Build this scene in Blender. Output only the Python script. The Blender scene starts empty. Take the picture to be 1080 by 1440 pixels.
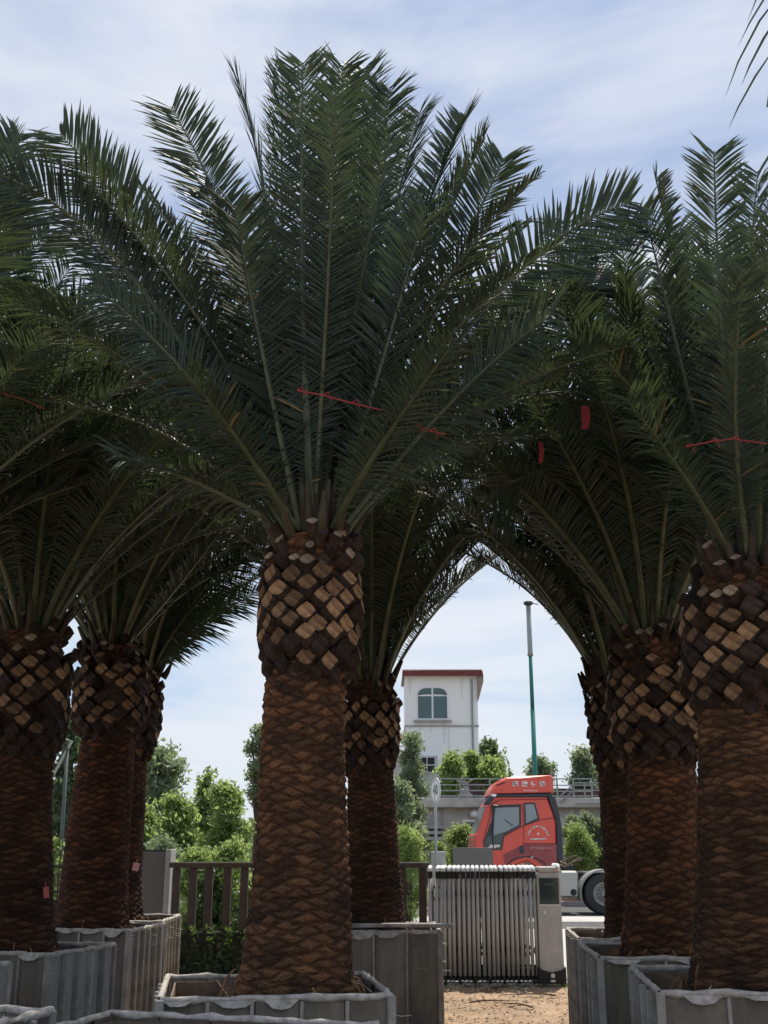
import bpy, math, random
import numpy as np
from mathutils import Vector, Matrix
SC = bpy.context.scene
COL = SC.collection
R = math.radians
PI = math.pi
rnd = random.Random(7)

# ------------------------------------------------------------------ camera
PITCH = math.atan(475.0 / 1550.0)
CAMH = 1.65
cam_d = bpy.data.cameras.new('camera')
cam = bpy.data.objects.new('camera', cam_d)
COL.objects.link(cam)
cam.location = (0, 0, CAMH)
cam.rotation_euler = (PI / 2 + PITCH, 0, 0)
cam_d.sensor_fit = 'VERTICAL'
cam_d.sensor_height = 24
cam_d.lens = 24 * 1550 / 1440
cam_d.clip_start = 0.05
cam_d.clip_end = 3000
SC.camera = cam

# ------------------------------------------------------------------ light
SUN_EL, SUN_AZ = R(62), R(18)       # azimuth from +Y (view direction) towards +X
w = bpy.data.worlds.new('World')
SC.world = w
w.use_nodes = True
nt = w.node_tree
nt.nodes.clear()
N = nt.nodes.new
sky = N('ShaderNodeTexSky')
sky.sky_type = 'NISHITA'
sky.sun_disc = False
sky.sun_elevation = SUN_EL
sky.sun_rotation = SUN_AZ
sky.air_density = 1.0
sky.dust_density = 1.2
sky.ozone_density = 1.5
tc = N('ShaderNodeTexCoord')
def node(kind, **kw):
    n = N(kind)
    for k, v in kw.items(): n.inputs[k].default_value = v
    return n
def ramp(*st):
    r = N('ShaderNodeValToRGB')
    e = r.color_ramp.elements
    while len(e) < len(st): e.new(.5)
    for k, (p, c) in enumerate(st):
        e[k].position = p; e[k].color = (*c, 1) if len(c) == 3 else c
    return r
mp = node('ShaderNodeMapping', Scale=(1.0, 1.0, 4.0), Rotation=(0, R(10), R(20)))
n1 = node('ShaderNodeTexNoise', Scale=2.6, Detail=7, Roughness=.52, Distortion=.5)
n2 = node('ShaderNodeTexNoise', Scale=2.1, Detail=6, Roughness=.55, Distortion=.6)
sep = N('ShaderNodeSeparateXYZ')
low = ramp((.0, (7.7, 8.4, 9.3)), (.17, (7.8, 8.5, 9.4)), (.36, (6.2, 7.0, 8.7)), (.60, (5.7, 6.5, 8.4)))
blue = ramp((.0, (5.6, 7.2, 9.2)), (.2, (4.6, 6.3, 8.9)), (.5, (4.3, 5.4, 7.8)))
cr = ramp((.43, (.0, .0, .0)), (.54, (1, 1, 1)))
wh = ramp((.46, (0, 0, 0)), (.66, (1, 1, 1)))
mb_ = N('ShaderNodeMix'); mb_.data_type = 'RGBA'
mw = N('ShaderNodeMix'); mw.data_type = 'RGBA'; mw.inputs['B'].default_value = (8.5, 8.8, 9.5, 1)
mx = N('ShaderNodeMix'); mx.data_type = 'RGBA'; mx.inputs['Factor'].default_value = .88
bg = N('ShaderNodeBackground')
bg.inputs['Strength'].default_value = 0.068
L = nt.links.new
L(tc.outputs['Generated'], sep.inputs[0])
L(sep.outputs['Z'], low.inputs['Fac']); L(sep.outputs['Z'], blue.inputs['Fac'])
L(tc.outputs['Generated'], mp.inputs['Vector'])
L(mp.outputs['Vector'], n1.inputs['Vector']); L(mp.outputs['Vector'], n2.inputs['Vector'])
L(n1.outputs['Fac'], cr.inputs['Fac'])
L(cr.outputs['Color'], mb_.inputs['Factor']); L(blue.outputs['Color'], mb_.inputs['A']); L(low.outputs['Color'], mb_.inputs['B'])
L(n2.outputs['Fac'], wh.inputs['Fac']); L(wh.outputs['Color'], mw.inputs['Factor']); L(mb_.outputs['Result'], mw.inputs['A'])
L(sky.outputs['Color'], mx.inputs['A']); L(mw.outputs['Result'], mx.inputs['B'])
L(mx.outputs['Result'], bg.inputs['Color'])
out = N('ShaderNodeOutputWorld')
L(bg.outputs['Background'], out.inputs['Surface'])
sd = bpy.data.lights.new('sun', 'SUN')
sd.energy = 4.0
sd.angle = R(.6)
sd.color = (1, .93, .82)
sun = bpy.data.objects.new('sun', sd)
COL.objects.link(sun)
sdir = Vector((math.sin(SUN_AZ) * math.cos(SUN_EL), math.cos(SUN_AZ) * math.cos(SUN_EL), math.sin(SUN_EL)))
sun.rotation_euler = sdir.to_track_quat('Z', 'Y').to_euler()
sun.location = (0, 0, 30)
vs = SC.view_settings
vs.view_transform = 'Standard'
vs.look = 'None'
vs.exposure = 0.58
vs.gamma = 1
vs.use_curve_mapping = False

# ------------------------------------------------------------------ helpers
CP, SP = math.cos(PITCH), math.sin(PITCH)
def P(x, y, D):
    """world point seen at photo pixel x, y at ground distance D"""
    u, v = x - 540.0, y - 720.0
    t = D / (1550 * CP + v * SP)
    return Vector((u * t, D, CAMH + t * (1550 * SP - v * CP)))

def link(name, me, parent=None):
    o = bpy.data.objects.new(name, me)
    COL.objects.link(o)
    if parent: o.parent = parent
    return o

def tag(o, label=None, cat=None, group=None, kind=None):
    if label: o['label'] = label
    if cat: o['category'] = cat
    if group: o['group'] = group
    if kind: o['kind'] = kind
    return o

def thing(name, label, cat, loc=(0, 0, 0), rz=0, group=None):
    o = bpy.data.objects.new(name, None)
    COL.objects.link(o)
    o.empty_display_size = .3
    o.location = loc
    o.rotation_euler = (0, 0, rz)
    return tag(o, label, cat, group)

def meshnp(name, V, F, mats, mi=None, smooth=False):
    """V: (n,3); F: list of tuples or (m,k) int array"""
    me = bpy.data.meshes.new(name)
    V = np.asarray(V, dtype=np.float32)
    if isinstance(F, np.ndarray):
        m, k = F.shape
        me.vertices.add(len(V)); me.vertices.foreach_set('co', V.ravel())
        me.loops.add(m * k); me.loops.foreach_set('vertex_index', F.astype(np.int32).ravel())
        me.polygons.add(m)
        me.polygons.foreach_set('loop_start', np.arange(0, m * k, k, dtype=np.int32))
        me.polygons.foreach_set('loop_total', np.full(m, k, dtype=np.int32))
        me.update(calc_edges=True)
    else:
        me.from_pydata([tuple(v) for v in V.tolist()], [], F)
        me.update()
    for m_ in (mats if isinstance(mats, (list, tuple)) else [mats]):
        me.materials.append(m_)
    if mi is not None:
        me.polygons.foreach_set('material_index', np.asarray(mi, dtype=np.int32))
    me.polygons.foreach_set('use_smooth', np.full(len(me.polygons), bool(smooth)))
    me.validate()
    return me

class MB:
    """collects primitive shapes into one mesh"""
    def __init__(s): s.v = []; s.f = []; s.m = []; s.cur = 0
    def add(s, vs, fs, M=None, mi=None):
        b = len(s.v)
        for p in vs:
            p = Vector(p)
            s.v.append(tuple(M @ p) if M else tuple(p))
        for f in fs:
            s.f.append(tuple(b + i for i in f)); s.m.append(s.cur if mi is None else mi)
        return s
    def box(s, x0, y0, z0, x1, y1, z1, M=None, bev=0.0, mi=None):
        if bev <= 0:
            vs = [(x0,y0,z0),(x1,y0,z0),(x1,y1,z0),(x0,y1,z0),(x0,y0,z1),(x1,y0,z1),(x1,y1,z1),(x0,y1,z1)]
            return s.add(vs, [(3,2,1,0),(4,5,6,7),(0,1,5,4),(1,2,6,5),(2,3,7,6),(3,0,4,7)], M, mi)
        b = bev
        vs = []
        def ring(z, i): return [(x0+i,y0+b+0*i,z),(x0+b,y0+i,z),(x1-b,y0+i,z),(x1-i,y0+b,z),(x1-i,y1-b,z),(x1-b,y1-i,z),(x0+b,y1-i,z),(x0+i,y1-b,z)]
        vs = ring(z0, b) + ring(z0+b, 0) + ring(z1-b, 0) + ring(z1, b)
        fs = [tuple(range(7, -1, -1)), tuple(range(24, 32))]
        for r in range(3):
            for i in range(8):
                j = (i+1) % 8
                fs.append((r*8+i, r*8+j, r*8+8+j, r*8+8+i))
        return s.add(vs, fs, M, mi)
    def tube(s, pts, rad, n=8, cap=True, mi=None, sq=1.0):
        pts = [Vector(p) for p in pts]
        k = len(pts)
        rr = rad if isinstance(rad, (list, tuple)) else [rad] * k
        vs, fs = [], []
        up = Vector((0, 0, 1))
        T0 = (pts[1]-pts[0]).normalized()
        if abs(T0.dot(up)) > .95: up = Vector((0, 1, 0))
        for i in range(k):
            T = (pts[min(i+1,k-1)] - pts[max(i-1,0)]).normalized()
            A = T.cross(up)
            if A.length < 1e-4: A = Vector((1,0,0))
            A.normalize(); B = A.cross(T)
            up = B
            for j in range(n):
                a = 2*PI*j/n
                vs.append(pts[i] + A*math.cos(a)*rr[i] + B*math.sin(a)*rr[i]*sq)
        for i in range(k-1):
            for j in range(n):
                l = (j+1) % n
                fs.append((i*n+j, i*n+l, (i+1)*n+l, (i+1)*n+j))
        if cap:
            fs.append(tuple(range(n-1, -1, -1))); fs.append(tuple((k-1)*n+j for j in range(n)))
        return s.add(vs, fs, None, mi)
    def prism(s, poly, y0, y1, bev=0.0, M=None, mi=None):
        """poly of (x,z) extruded along y (poly counter-clockwise seen from -y)"""
        n = len(poly)
        if bev > 0:
            c = Vector((sum(p[0] for p in poly)/n, sum(p[1] for p in poly)/n))
            ins = []
            for p in poly:
                d = c - Vector(p); ins.append(Vector(p) + d.normalized()*bev)
            rings = [(ins, y0), (poly, y0+bev), (poly, y1-bev), (ins, y1)]
        else: rings = [(poly, y0), (poly, y1)]
        vs = []
        for rg, y in rings: vs += [(p[0], y, p[1]) for p in rg]
        k = len(rings)
        fs = [tuple(range(n)), tuple((k-1)*n + i for i in range(n-1, -1, -1))]
        for r in range(k-1):
            for i in range(n):
                j = (i+1) % n
                fs.append((r*n+j, r*n+i, (r+1)*n+i, (r+1)*n+j))
        return s.add(vs, fs, M, mi)
    def build(s, name, mats, parent=None, smooth=False, loc=None):
        me = meshnp(name, np.array(s.v), s.f, mats, s.m, smooth)
        o = link(name, me, parent)
        if loc: o.location = loc
        return o

# ------------------------------------------------------------------ materials
def mat(name, col, rough=.7, metal=0, noise=0.0, nscale=8.0, col2=None, bump=0.0, bscale=30.0, spec=.3, objrand=0.0, stretch=None, coat=0.0):
    m = bpy.data.materials.new(name); m.use_nodes = True
    t = m.node_tree; n = t.nodes; l = t.links.new
    p = n['Principled BSDF']
    p.inputs['Roughness'].default_value = rough
    p.inputs['Metallic'].default_value = metal
    p.inputs['Specular IOR Level'].default_value = spec
    p.inputs['Coat Weight'].default_value = coat
    p.inputs['Base Color'].default_value = (*col, 1)
    co = n.new('ShaderNodeTexCoord')
    src = co.outputs['Object']
    if stretch:
        q = n.new('ShaderNodeMapping'); q.inputs['Scale'].default_value = stretch
        l(src, q.inputs['Vector']); src = q.outputs['Vector']
    c = None
    if col2 is not None or noise > 0:
        nz = n.new('ShaderNodeTexNoise'); nz.inputs['Scale'].default_value = nscale
        nz.inputs['Detail'].default_value = 6; nz.inputs['Roughness'].default_value = .65
        l(src, nz.inputs['Vector'])
        rp = n.new('ShaderNodeValToRGB'); rp.color_ramp.elements[0].position = .33; rp.color_ramp.elements[1].position = .68
        a = col; b = col2 if col2 is not None else tuple(x*(1-noise) for x in col)
        rp.color_ramp.elements[0].color = (*b, 1); rp.color_ramp.elements[1].color = (*a, 1)
        l(nz.outputs['Fac'], rp.inputs['Fac']); c = rp.outputs['Color']
    if objrand > 0:
        oi = n.new('ShaderNodeObjectInfo')
        mr = n.new('ShaderNodeMapRange'); mr.inputs['To Min'].default_value = 1-objrand; mr.inputs['To Max'].default_value = 1+objrand*.6
        l(oi.outputs['Random'], mr.inputs['Value'])
        hs = n.new('ShaderNodeMix'); hs.data_type = 'RGBA'; hs.blend_type = 'MULTIPLY'; hs.inputs['Factor'].default_value = 1
        if c: l(c, hs.inputs['A'])
        else: hs.inputs['A'].default_value = (*col, 1)
        l(mr.outputs['Result'], hs.inputs['B']); c = hs.outputs['Result']
    if c: l(c, p.inputs['Base Color'])
    if bump > 0:
        bn = n.new('ShaderNodeTexNoise'); bn.inputs['Scale'].default_value = bscale; bn.inputs['Detail'].default_value = 5
        l(src, bn.inputs['Vector'])
        bp = n.new('ShaderNodeBump'); bp.inputs['Strength'].default_value = bump; bp.inputs['Distance'].default_value = .02
        l(bn.outputs['Fac'], bp.inputs['Height']); l(bp.outputs['Normal'], p.inputs['Normal'])
    return m

def leafmat(name, c1, c2, tr, trf=.3, rough=.45, nscale=3.0, spec=.4, objrand=.25):
    m = mat(name, c1, rough, 0, nscale=nscale, col2=c2, spec=spec, objrand=objrand)
    t = m.node_tree; n = t.nodes; l = t.links.new
    p = n['Principled BSDF']; o = n['Material Output']
    tl = n.new('ShaderNodeBsdfTranslucent'); tl.inputs['Color'].default_value = (*tr, 1)
    ms = n.new('ShaderNodeMixShader'); ms.inputs['Fac'].default_value = trf
    l(p.outputs[0], ms.inputs[1]); l(tl.outputs[0], ms.inputs[2]); l(ms.outputs[0], o.inputs['Surface'])
    return m

M = {}
M['frond'] = leafmat('palm_leaflet', (.054, .082, .056), (.027, .044, .034), (.14, .20, .07), .13, .52, 6.0, .36)
M['frond_dry'] = mat('dry_leaflet', (.26, .20, .10), .8, noise=.4)
M['rachis'] = mat('palm_rachis', (.095, .115, .060), .45, nscale=9, col2=(.045, .056, .032), spec=.5)
M['boot_side'] = mat('leaf_base_bark', (.070, .045, .033), .9, nscale=3, col2=(.020, .014, .012), bump=1.0, bscale=9, objrand=.4)
M['boot_cut'] = mat('leaf_base_cut', (.38, .225, .11), .85, nscale=2.3, col2=(.10, .048, .028), bump=.8, bscale=9, objrand=.6)
M['boot_pale'] = mat('leaf_base_fresh_cut', (.42, .32, .21), .85, nscale=2.2, col2=(.16, .105, .07), bump=.8, bscale=9, objrand=.35)
M['boot_purple'] = mat('leaf_base_sheath', (.12, .055, .045), .7, nscale=10, col2=(.045, .022, .022), bump=.5, bscale=40, objrand=.3)

M['sheath'] = mat('green_brown_sheath', (.075, .070, .038), .7, nscale=7, col2=(.045, .026, .02), bump=.4)
def trunkmat():
    m = mat('palm_bark', (.20, .108, .058), .95, nscale=3.2, col2=(.065, .042, .031), bump=1.0, bscale=70)
    t = m.node_tree; n = t.nodes; l = t.links.new
    p = n['Principled BSDF']
    base = p.inputs['Base Color'].links[0].from_socket
    at = n.new('ShaderNodeAttribute'); at.attribute_name = 'scar'
    rp = n.new('ShaderNodeValToRGB')
    e = rp.color_ramp.elements
    e[0].position = .05; e[0].color = (.34, .30, .28, 1)
    e[1].position = .75; e[1].color = (1.0, 1.0, 1.0, 1)
    mu = n.new('ShaderNodeMix'); mu.data_type = 'RGBA'; mu.blend_type = 'MULTIPLY'; mu.inputs['Factor'].default_value = .85
    rnd_ = n.new('ShaderNodeAttribute'); rnd_.attribute_name = 'tone'
    rp2 = n.new('ShaderNodeValToRGB')
    rp2.color_ramp.elements[0].color = (.5, .5, .52, 1)
    rp2.color_ramp.elements[1].color = (1.9, 1.65, 1.35, 1)
    mu2 = n.new('ShaderNodeMix'); mu2.data_type = 'RGBA'; mu2.blend_type = 'MULTIPLY'; mu2.inputs['Factor'].default_value = 1
    l(at.outputs['Fac'], rp.inputs['Fac']); l(base, mu.inputs['A']); l(rp.outputs['Color'], mu.inputs['B'])
    l(rnd_.outputs['Fac'], rp2.inputs['Fac'])
    l(mu.outputs['Result'], mu2.inputs['A']); l(rp2.outputs['Color'], mu2.inputs['B'])
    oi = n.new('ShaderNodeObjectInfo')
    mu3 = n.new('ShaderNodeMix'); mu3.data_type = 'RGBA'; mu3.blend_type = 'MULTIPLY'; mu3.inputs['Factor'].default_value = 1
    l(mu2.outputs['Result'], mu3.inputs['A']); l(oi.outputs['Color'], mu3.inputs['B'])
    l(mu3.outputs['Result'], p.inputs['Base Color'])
    return m
M['bark'] = trunkmat()
M['fibre'] = mat('root_fibre', (.30, .17, .075), .9, nscale=20, col2=(.12, .06, .03))
M['panel'] = mat('planter_panel', (.235, .212, .175), .8, nscale=4.5, col2=(.092, .084, .066), bump=.35, bscale=18, objrand=.25, stretch=(1, 1, .35))
M['rib'] = mat('planter_rib', (.42, .40, .37), .75, nscale=5, col2=(.16, .15, .13), bump=.3, bscale=25, objrand=.25)
M['rim'] = mat('planter_rim_cloth', (.54, .50, .45), .9, nscale=16, col2=(.24, .22, .195), bump=.6, bscale=22)
M['panel_light'] = mat('planter_panel_skylit', (.40, .40, .38), .75, nscale=5, col2=(.17, .175, .15), bump=.35, bscale=18, objrand=.2, stretch=(1, 1, .3))  # paler panel copy, sky light on side faces put into the colour
M['panel_moss'] = mat('planter_panel_mossy', (.24, .25, .17), .8, nscale=2.2, col2=(.05, .068, .024), bump=.35, bscale=18, objrand=.2, stretch=(1, 1, .4))
M['panel_brown'] = mat('planter_panel_brown', (.15, .115, .09), .85, nscale=3, col2=(.075, .06, .05), bump=.5, bscale=22)
M['inner'] = mat('planter_liner', (.20, .15, .11), .9, nscale=6, col2=(.10, .075, .055), bump=.6)
M['soil'] = mat('planting_soil', (.13, .085, .055), .95, nscale=14, col2=(.045, .03, .022), bump=1, bscale=40)
M['wire'] = mat('wire', (.45, .43, .4), .5, .6)
M['steel'] = mat('brushed_steel', (.50, .49, .46), .5, .15, nscale=6, col2=(.38, .37, .35))
M['steel_dark'] = mat('shaded_rear_steel', (.22, .215, .20), .6, .2)  # darker copy of the gate steel, shade on the rear poles painted in
M['steel_light'] = mat('polished_steel', (.60, .60, .585), .35, .55)
M['black'] = mat('black_plastic', (.018, .018, .02), .4)
M['dark'] = mat('dark_grey_paint', (.05, .055, .065), .5)
M['grey_panel'] = mat('grey_painted_panel', (.135, .13, .125), .7, noise=.12)
M['concrete'] = mat('pale_concrete', (.42, .41, .39), .85, nscale=3, col2=(.27, .265, .25), bump=.3)
M['brown_rail'] = mat('brown_painted_rail', (.095, .070, .056), .75, nscale=7, col2=(.05, .038, .032), bump=.3)
M['wall_dark'] = mat('mossy_plinth', (.055, .052, .04), .95, nscale=5, col2=(.018, .02, .014), bump=.8)
M['iron'] = mat('black_iron', (.02, .02, .022), .5, .4)
M['lamp_grey'] = mat('galvanised_pole', (.30, .33, .32), .5, .3)
M['pole_dark'] = mat('dark_weathered_pole', (.07, .085, .075), .6)
M['green_paint'] = mat('green_painted_steel', (.03, .19, .15), .45)
M['green_net'] = mat('green_fence_mesh', (.02, .20, .13), .6)
M['white'] = mat('white_paint', (.78, .79, .78), .5)
M['red_paint'] = mat('truck_red_paint', (.74, .095, .065), .38, nscale=4, col2=(.62, .10, .075), coat=.3)
M['truck_glass'] = mat('tinted_glass', (.20, .25, .26), .08, spec=.8)
M['dark_glass'] = mat('dark_glass', (.03, .05, .05), .08, spec=.8)
M['tyre'] = mat('tyre_rubber', (.045, .045, .046), .85, noise=.3)
M['rim_steel'] = mat('wheel_steel', (.30, .30, .29), .55, .3, noise=.3)
M['alu'] = mat('aluminium_box', (.42, .42, .40), .4, .5)
M['hose'] = mat('hose_tan', (.13, .10, .07), .7)
M['lettering'] = mat('white_lettering', (.80, .72, .70), .6)
M['sign_grey'] = mat('sign_grey', (.20, .20, .20), .6)
M['tile_wall'] = mat('white_tile_wall', (.92, .92, .90), .5, nscale=14, col2=(.80, .80, .77), bump=.2)
M['house_wall'] = mat('weathered_render', (.58, .58, .54), .9, nscale=1.6, col2=(.34, .34, .30), bump=.3)
M['house_dark'] = mat('dark_recess', (.03, .03, .035), .8)
M['maroon'] = mat('maroon_cladding', (.055, .028, .03), .7)
M['roof_tile'] = mat('red_roof_tile', (.20, .05, .05), .7, noise=.3)
M['brown_soffit'] = mat('brown_soffit', (.30, .24, .20), .8)
M['win_green'] = mat('green_window_glass', (.05, .10, .09), .12, spec=.8)
M['trunk'] = mat('tree_bark', (.09, .07, .05), .9, noise=.4, bump=.5)
M['red_cloth'] = mat('red_string', (.34, .045, .055), .8)
M['pink_label'] = mat('pink_paper', (.75, .36, .34), .6)
M['red_label'] = mat('red_paper', (.42, .10, .08), .6)
M['road'] = mat('pale_concrete_road', (.46, .45, .42), .9, nscale=.9, col2=(.38, .37, .345), bump=.2)
M['asphalt'] = mat('road_asphalt', (.10, .10, .10), .9, nscale=2, col2=(.06, .06, .06), bump=.3)
M['earth'] = mat('red_earth_bank', (.24, .15, .10), .95, nscale=2, col2=(.12, .08, .055), bump=1, bscale=8)
M['straw'] = mat('straw', (.55, .45, .30), .8)
M['litter'] = mat('dead_leaf', (.10, .065, .04), .9)
M['tree_mid'] = leafmat('broadleaf_mid', (.18, .245, .09), (.09, .135, .05), (.42, .56, .16), .48, nscale=.7)
M['tree_dark'] = leafmat('broadleaf_dark', (.10, .14, .08), (.06, .09, .06), (.24, .34, .12), .4, nscale=.7)
M['tree_grey'] = leafmat('broadleaf_greygreen', (.20, .24, .16), (.12, .15, .10), (.34, .44, .20), .44, nscale=.7)
M['tree_lime'] = leafmat('broadleaf_lime', (.20, .265, .10), (.10, .15, .055), (.46, .58, .18), .48, nscale=.9)
M['hedge'] = leafmat('hedge_leaf', (.05, .085, .025), (.015, .03, .012), (.2, .32, .05), .25, nscale=2.0)
M['grass'] = leafmat('grass_blade', (.10, .17, .03), (.06, .11, .025), (.25, .4, .05), .3)

def groundmat():
    m = mat('dry_yard_soil', (.46, .335, .235), .95, nscale=1.9, col2=(.25, .185, .13), bump=1.0, bscale=25)
    t = m.node_tree; n = t.nodes; l = t.links.new
    p = n['Principled BSDF']; base = p.inputs['Base Color'].links[0].from_socket
    co = n.new('ShaderNodeTexCoord')
    nz = n.new('ShaderNodeTexNoise'); nz.inputs['Scale'].default_value = 30; nz.inputs['Detail'].default_value = 8; nz.inputs['Roughness'].default_value = .75
    l(co.outputs['Object'], nz.inputs['Vector'])
    rp = n.new('ShaderNodeValToRGB'); rp.color_ramp.elements[0].position = .35; rp.color_ramp.elements[0].color = (.45, .42, .38, 1)
    rp.color_ramp.elements[1].position = .6; rp.color_ramp.elements[1].color = (1.15, 1.1, 1.0, 1)
    mu = n.new('ShaderNodeMix'); mu.data_type = 'RGBA'; mu.blend_type = 'MULTIPLY'; mu.inputs['Factor'].default_value = 1
    l(nz.outputs['Fac'], rp.inputs['Fac']); l(base, mu.inputs['A']); l(rp.outputs['Color'], mu.inputs['B'])
    l(mu.outputs['Result'], p.inputs['Base Color'])
    return m
M['ground'] = groundmat()
M['far_ground'] = mat('far_ground', (.12, .13, .06), .95, nscale=.3, col2=(.16, .12, .07))

# ------------------------------------------------------------------ setting
def sheet(name, x0, y0, x1, y1, z, m, nx=1, ny=1, amp=0.0):
    xs = np.linspace(x0, x1, nx+1); ys = np.linspace(y0, y1, ny+1)
    X, Y = np.meshgrid(xs, ys)
    rs = np.random.RandomState(3)
    Z = np.full_like(X, z) + (rs.rand(*X.shape)-.5)*amp
    V = np.stack([X.ravel(), Y.ravel(), Z.ravel()], 1)
    i = np.arange(ny)[:, None]*(nx+1) + np.arange(nx)[None, :]
    i = i.ravel()
    F = np.stack([i, i+1, i+nx+2, i+nx+1], 1)
    o = link(name, meshnp(name, V, F, m, smooth=amp > 0))
    return tag(o, kind='structure')
sheet('ground', -900, -900, 900, 1500, -.03, M['far_ground'])
sheet('yard', -14, -6, 14, 15.2, 0.0, M['ground'], 240, 180, .035)
sheet('apron', -14, 15.205, 14, 25.5, .012, M['road'])
sheet('road', -80, 25.505, 80, 35.5, .004, M['asphalt'])
sheet('road_shoulder', -80, 28.0, 80, 30.2, .010, M['road'])
o = MB().box(-80, 35.5, -.02, 80, 35.8, .14).build('kerb', M['concrete']); tag(o, kind='structure')
# earth bank behind the road
bank = MB()
xs = np.linspace(-40, 40, 81)
rs = np.random.RandomState(5)
V = []; F = []
for j, (yy, zz) in enumerate([(35.8, .1), (36.6, .5), (37.4, 1.1), (38.4, 1.35), (40, 1.2), (60, 0.2)]):
    for i, x in enumerate(xs):
        k = 1.0 if x > 3.5 else .35
        V.append((x, yy + rs.rand()*.2, zz*k + (rs.rand()-.5)*.15*(j > 0)))
for j in range(5):
    for i in range(80):
        a = j*81+i; F.append((a, a+1, a+82, a+81))
o = link('earth_bank', meshnp('earth_bank', V, F, M['earth'], smooth=True)); tag(o, kind='structure')

# gate track strip and small pebbles/litter on the yard
gt = MB()
gt.box(.2, 15.1, .0, 3.4, 15.16, .03); gt.box(.2, 15.62, .012, 3.4, 15.68, .035)
tag(gt.build('gate_track', M['steel']), kind='structure')
rs = np.random.RandomState(11)
n = 2600
V = []; F = []
for i in range(n):
    x, y = rs.uniform(-3.5, 3.6), rs.uniform(7.5, 15.1)
    s = rs.uniform(.006, .022); b = len(V); a = rs.uniform(0, PI)
    for k in range(4):
        V.append((x+math.cos(a+k*PI/2)*s*rs.uniform(.7, 1.2), y+math.sin(a+k*PI/2)*s, .012))
    V.append((x, y, .012+s*.9))
    for k in range(4): F.append((b+k, b+(k+1) % 4, b+4))
o = link('gravel', meshnp('gravel', V, F, mat('pebble', (.42, .33, .25), .9, noise=.5, nscale=3)))
tag(o, 'loose pebbles scattered on the dry yard soil', 'gravel', kind='stuff')
V = []; F = []
for i in range(420):
    x, y = rs.uniform(.55, 3.0), rs.uniform(11.5, 15.1)
    if rs.rand() < .3: x, y = rs.uniform(-3, .5), rs.uniform(12, 15)
    s = rs.uniform(.012, .04); a = rs.uniform(0, 2*PI); b = len(V); z = .02
    dx, dy = math.cos(a)*s, math.sin(a)*s
    V += [(x-dx, y-dy, z), (x+dy*.4, y-dx*.4, z+.008), (x+dx, y+dy, z+rs.rand()*.02), (x-dy*.4, y+dx*.4, z)]
    F.append((b, b+1, b+2, b+3))
o = link('leaf_litter', meshnp('leaf_litter', V, F, M['litter']))
tag(o, 'small dead leaves lying on the yard soil', 'leaf litter', kind='stuff')

for k, (x, y, a) in enumerate(((.95, 13.3, .4), (1.6, 12.9, 2.2), (1.25, 14.4, 1.2), (2.0, 13.9, 2.8))):
    mb = MB(); dx, dy = math.cos(a), math.sin(a)
    q = [(x+dx*.16*i, y+dy*.16*i, .03+.012*math.sin(i*1.3)) for i in range(5)]
    mb.tube(q, [.010, .009, .007, .005, .002], 5)
    for i in range(4):
        for sgn in (-1, 1):
            b_ = q[i]; mb.add([b_, (b_[0]+dx*.05-sgn*dy*.12, b_[1]+dy*.05+sgn*dx*.12, .022), (b_[0]+dx*.03, b_[1]+dy*.03, .026)], [(0, 1, 2)])
    tag(mb.build('fallen_twig', M['litter']), ['dry leafy twig on the yard soil, left end near the grey box', 'dry twig lying in the middle of the yard soil', 'dry twig lying close to the gate track', 'dry twig on the soil in front of the gate motor cabinet'][k], 'twig', 'fallen twigs on the yard soil')
def grass(name, label, x0, x1, y0, y1, n, h, z=0.0, m=None, seed=1):
    rs = np.random.RandomState(seed)
    X = rs.uniform(x0, x1, n); Y = rs.uniform(y0, y1, n); A = rs.uniform(0, 2*PI, n); H = h*rs.uniform(.4, 1.2, n)
    wd = h*.09
    lean = rs.uniform(-.5, .5, (n, 2))*H[:, None]
    V = np.zeros((n, 3, 3)); zz = z
    V[:, 0] = np.stack([X-np.cos(A)*wd, Y-np.sin(A)*wd, np.full(n, zz)], 1)
    V[:, 1] = np.stack([X+np.cos(A)*wd, Y+np.sin(A)*wd, np.full(n, zz)], 1)
    V[:, 2] = np.stack([X+lean[:, 0], Y+lean[:, 1], zz+H], 1)
    F = np.arange(3*n).reshape(n, 3)
    o = link(name, meshnp(name, V.reshape(-1, 3), F, m or M['grass']))
    return tag(o, label, 'grass', kind='stuff')
grass('grass', 'strip of short grass on the verge behind the gate', -9, 1.2, 24.0, 25.4, 9000, .16, .012, seed=2)
grass('weeds', 'low weeds along the foot of the sliding gate', .6, 2.6, 14.95, 15.15, 260, .06, 0, seed=3)

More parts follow.
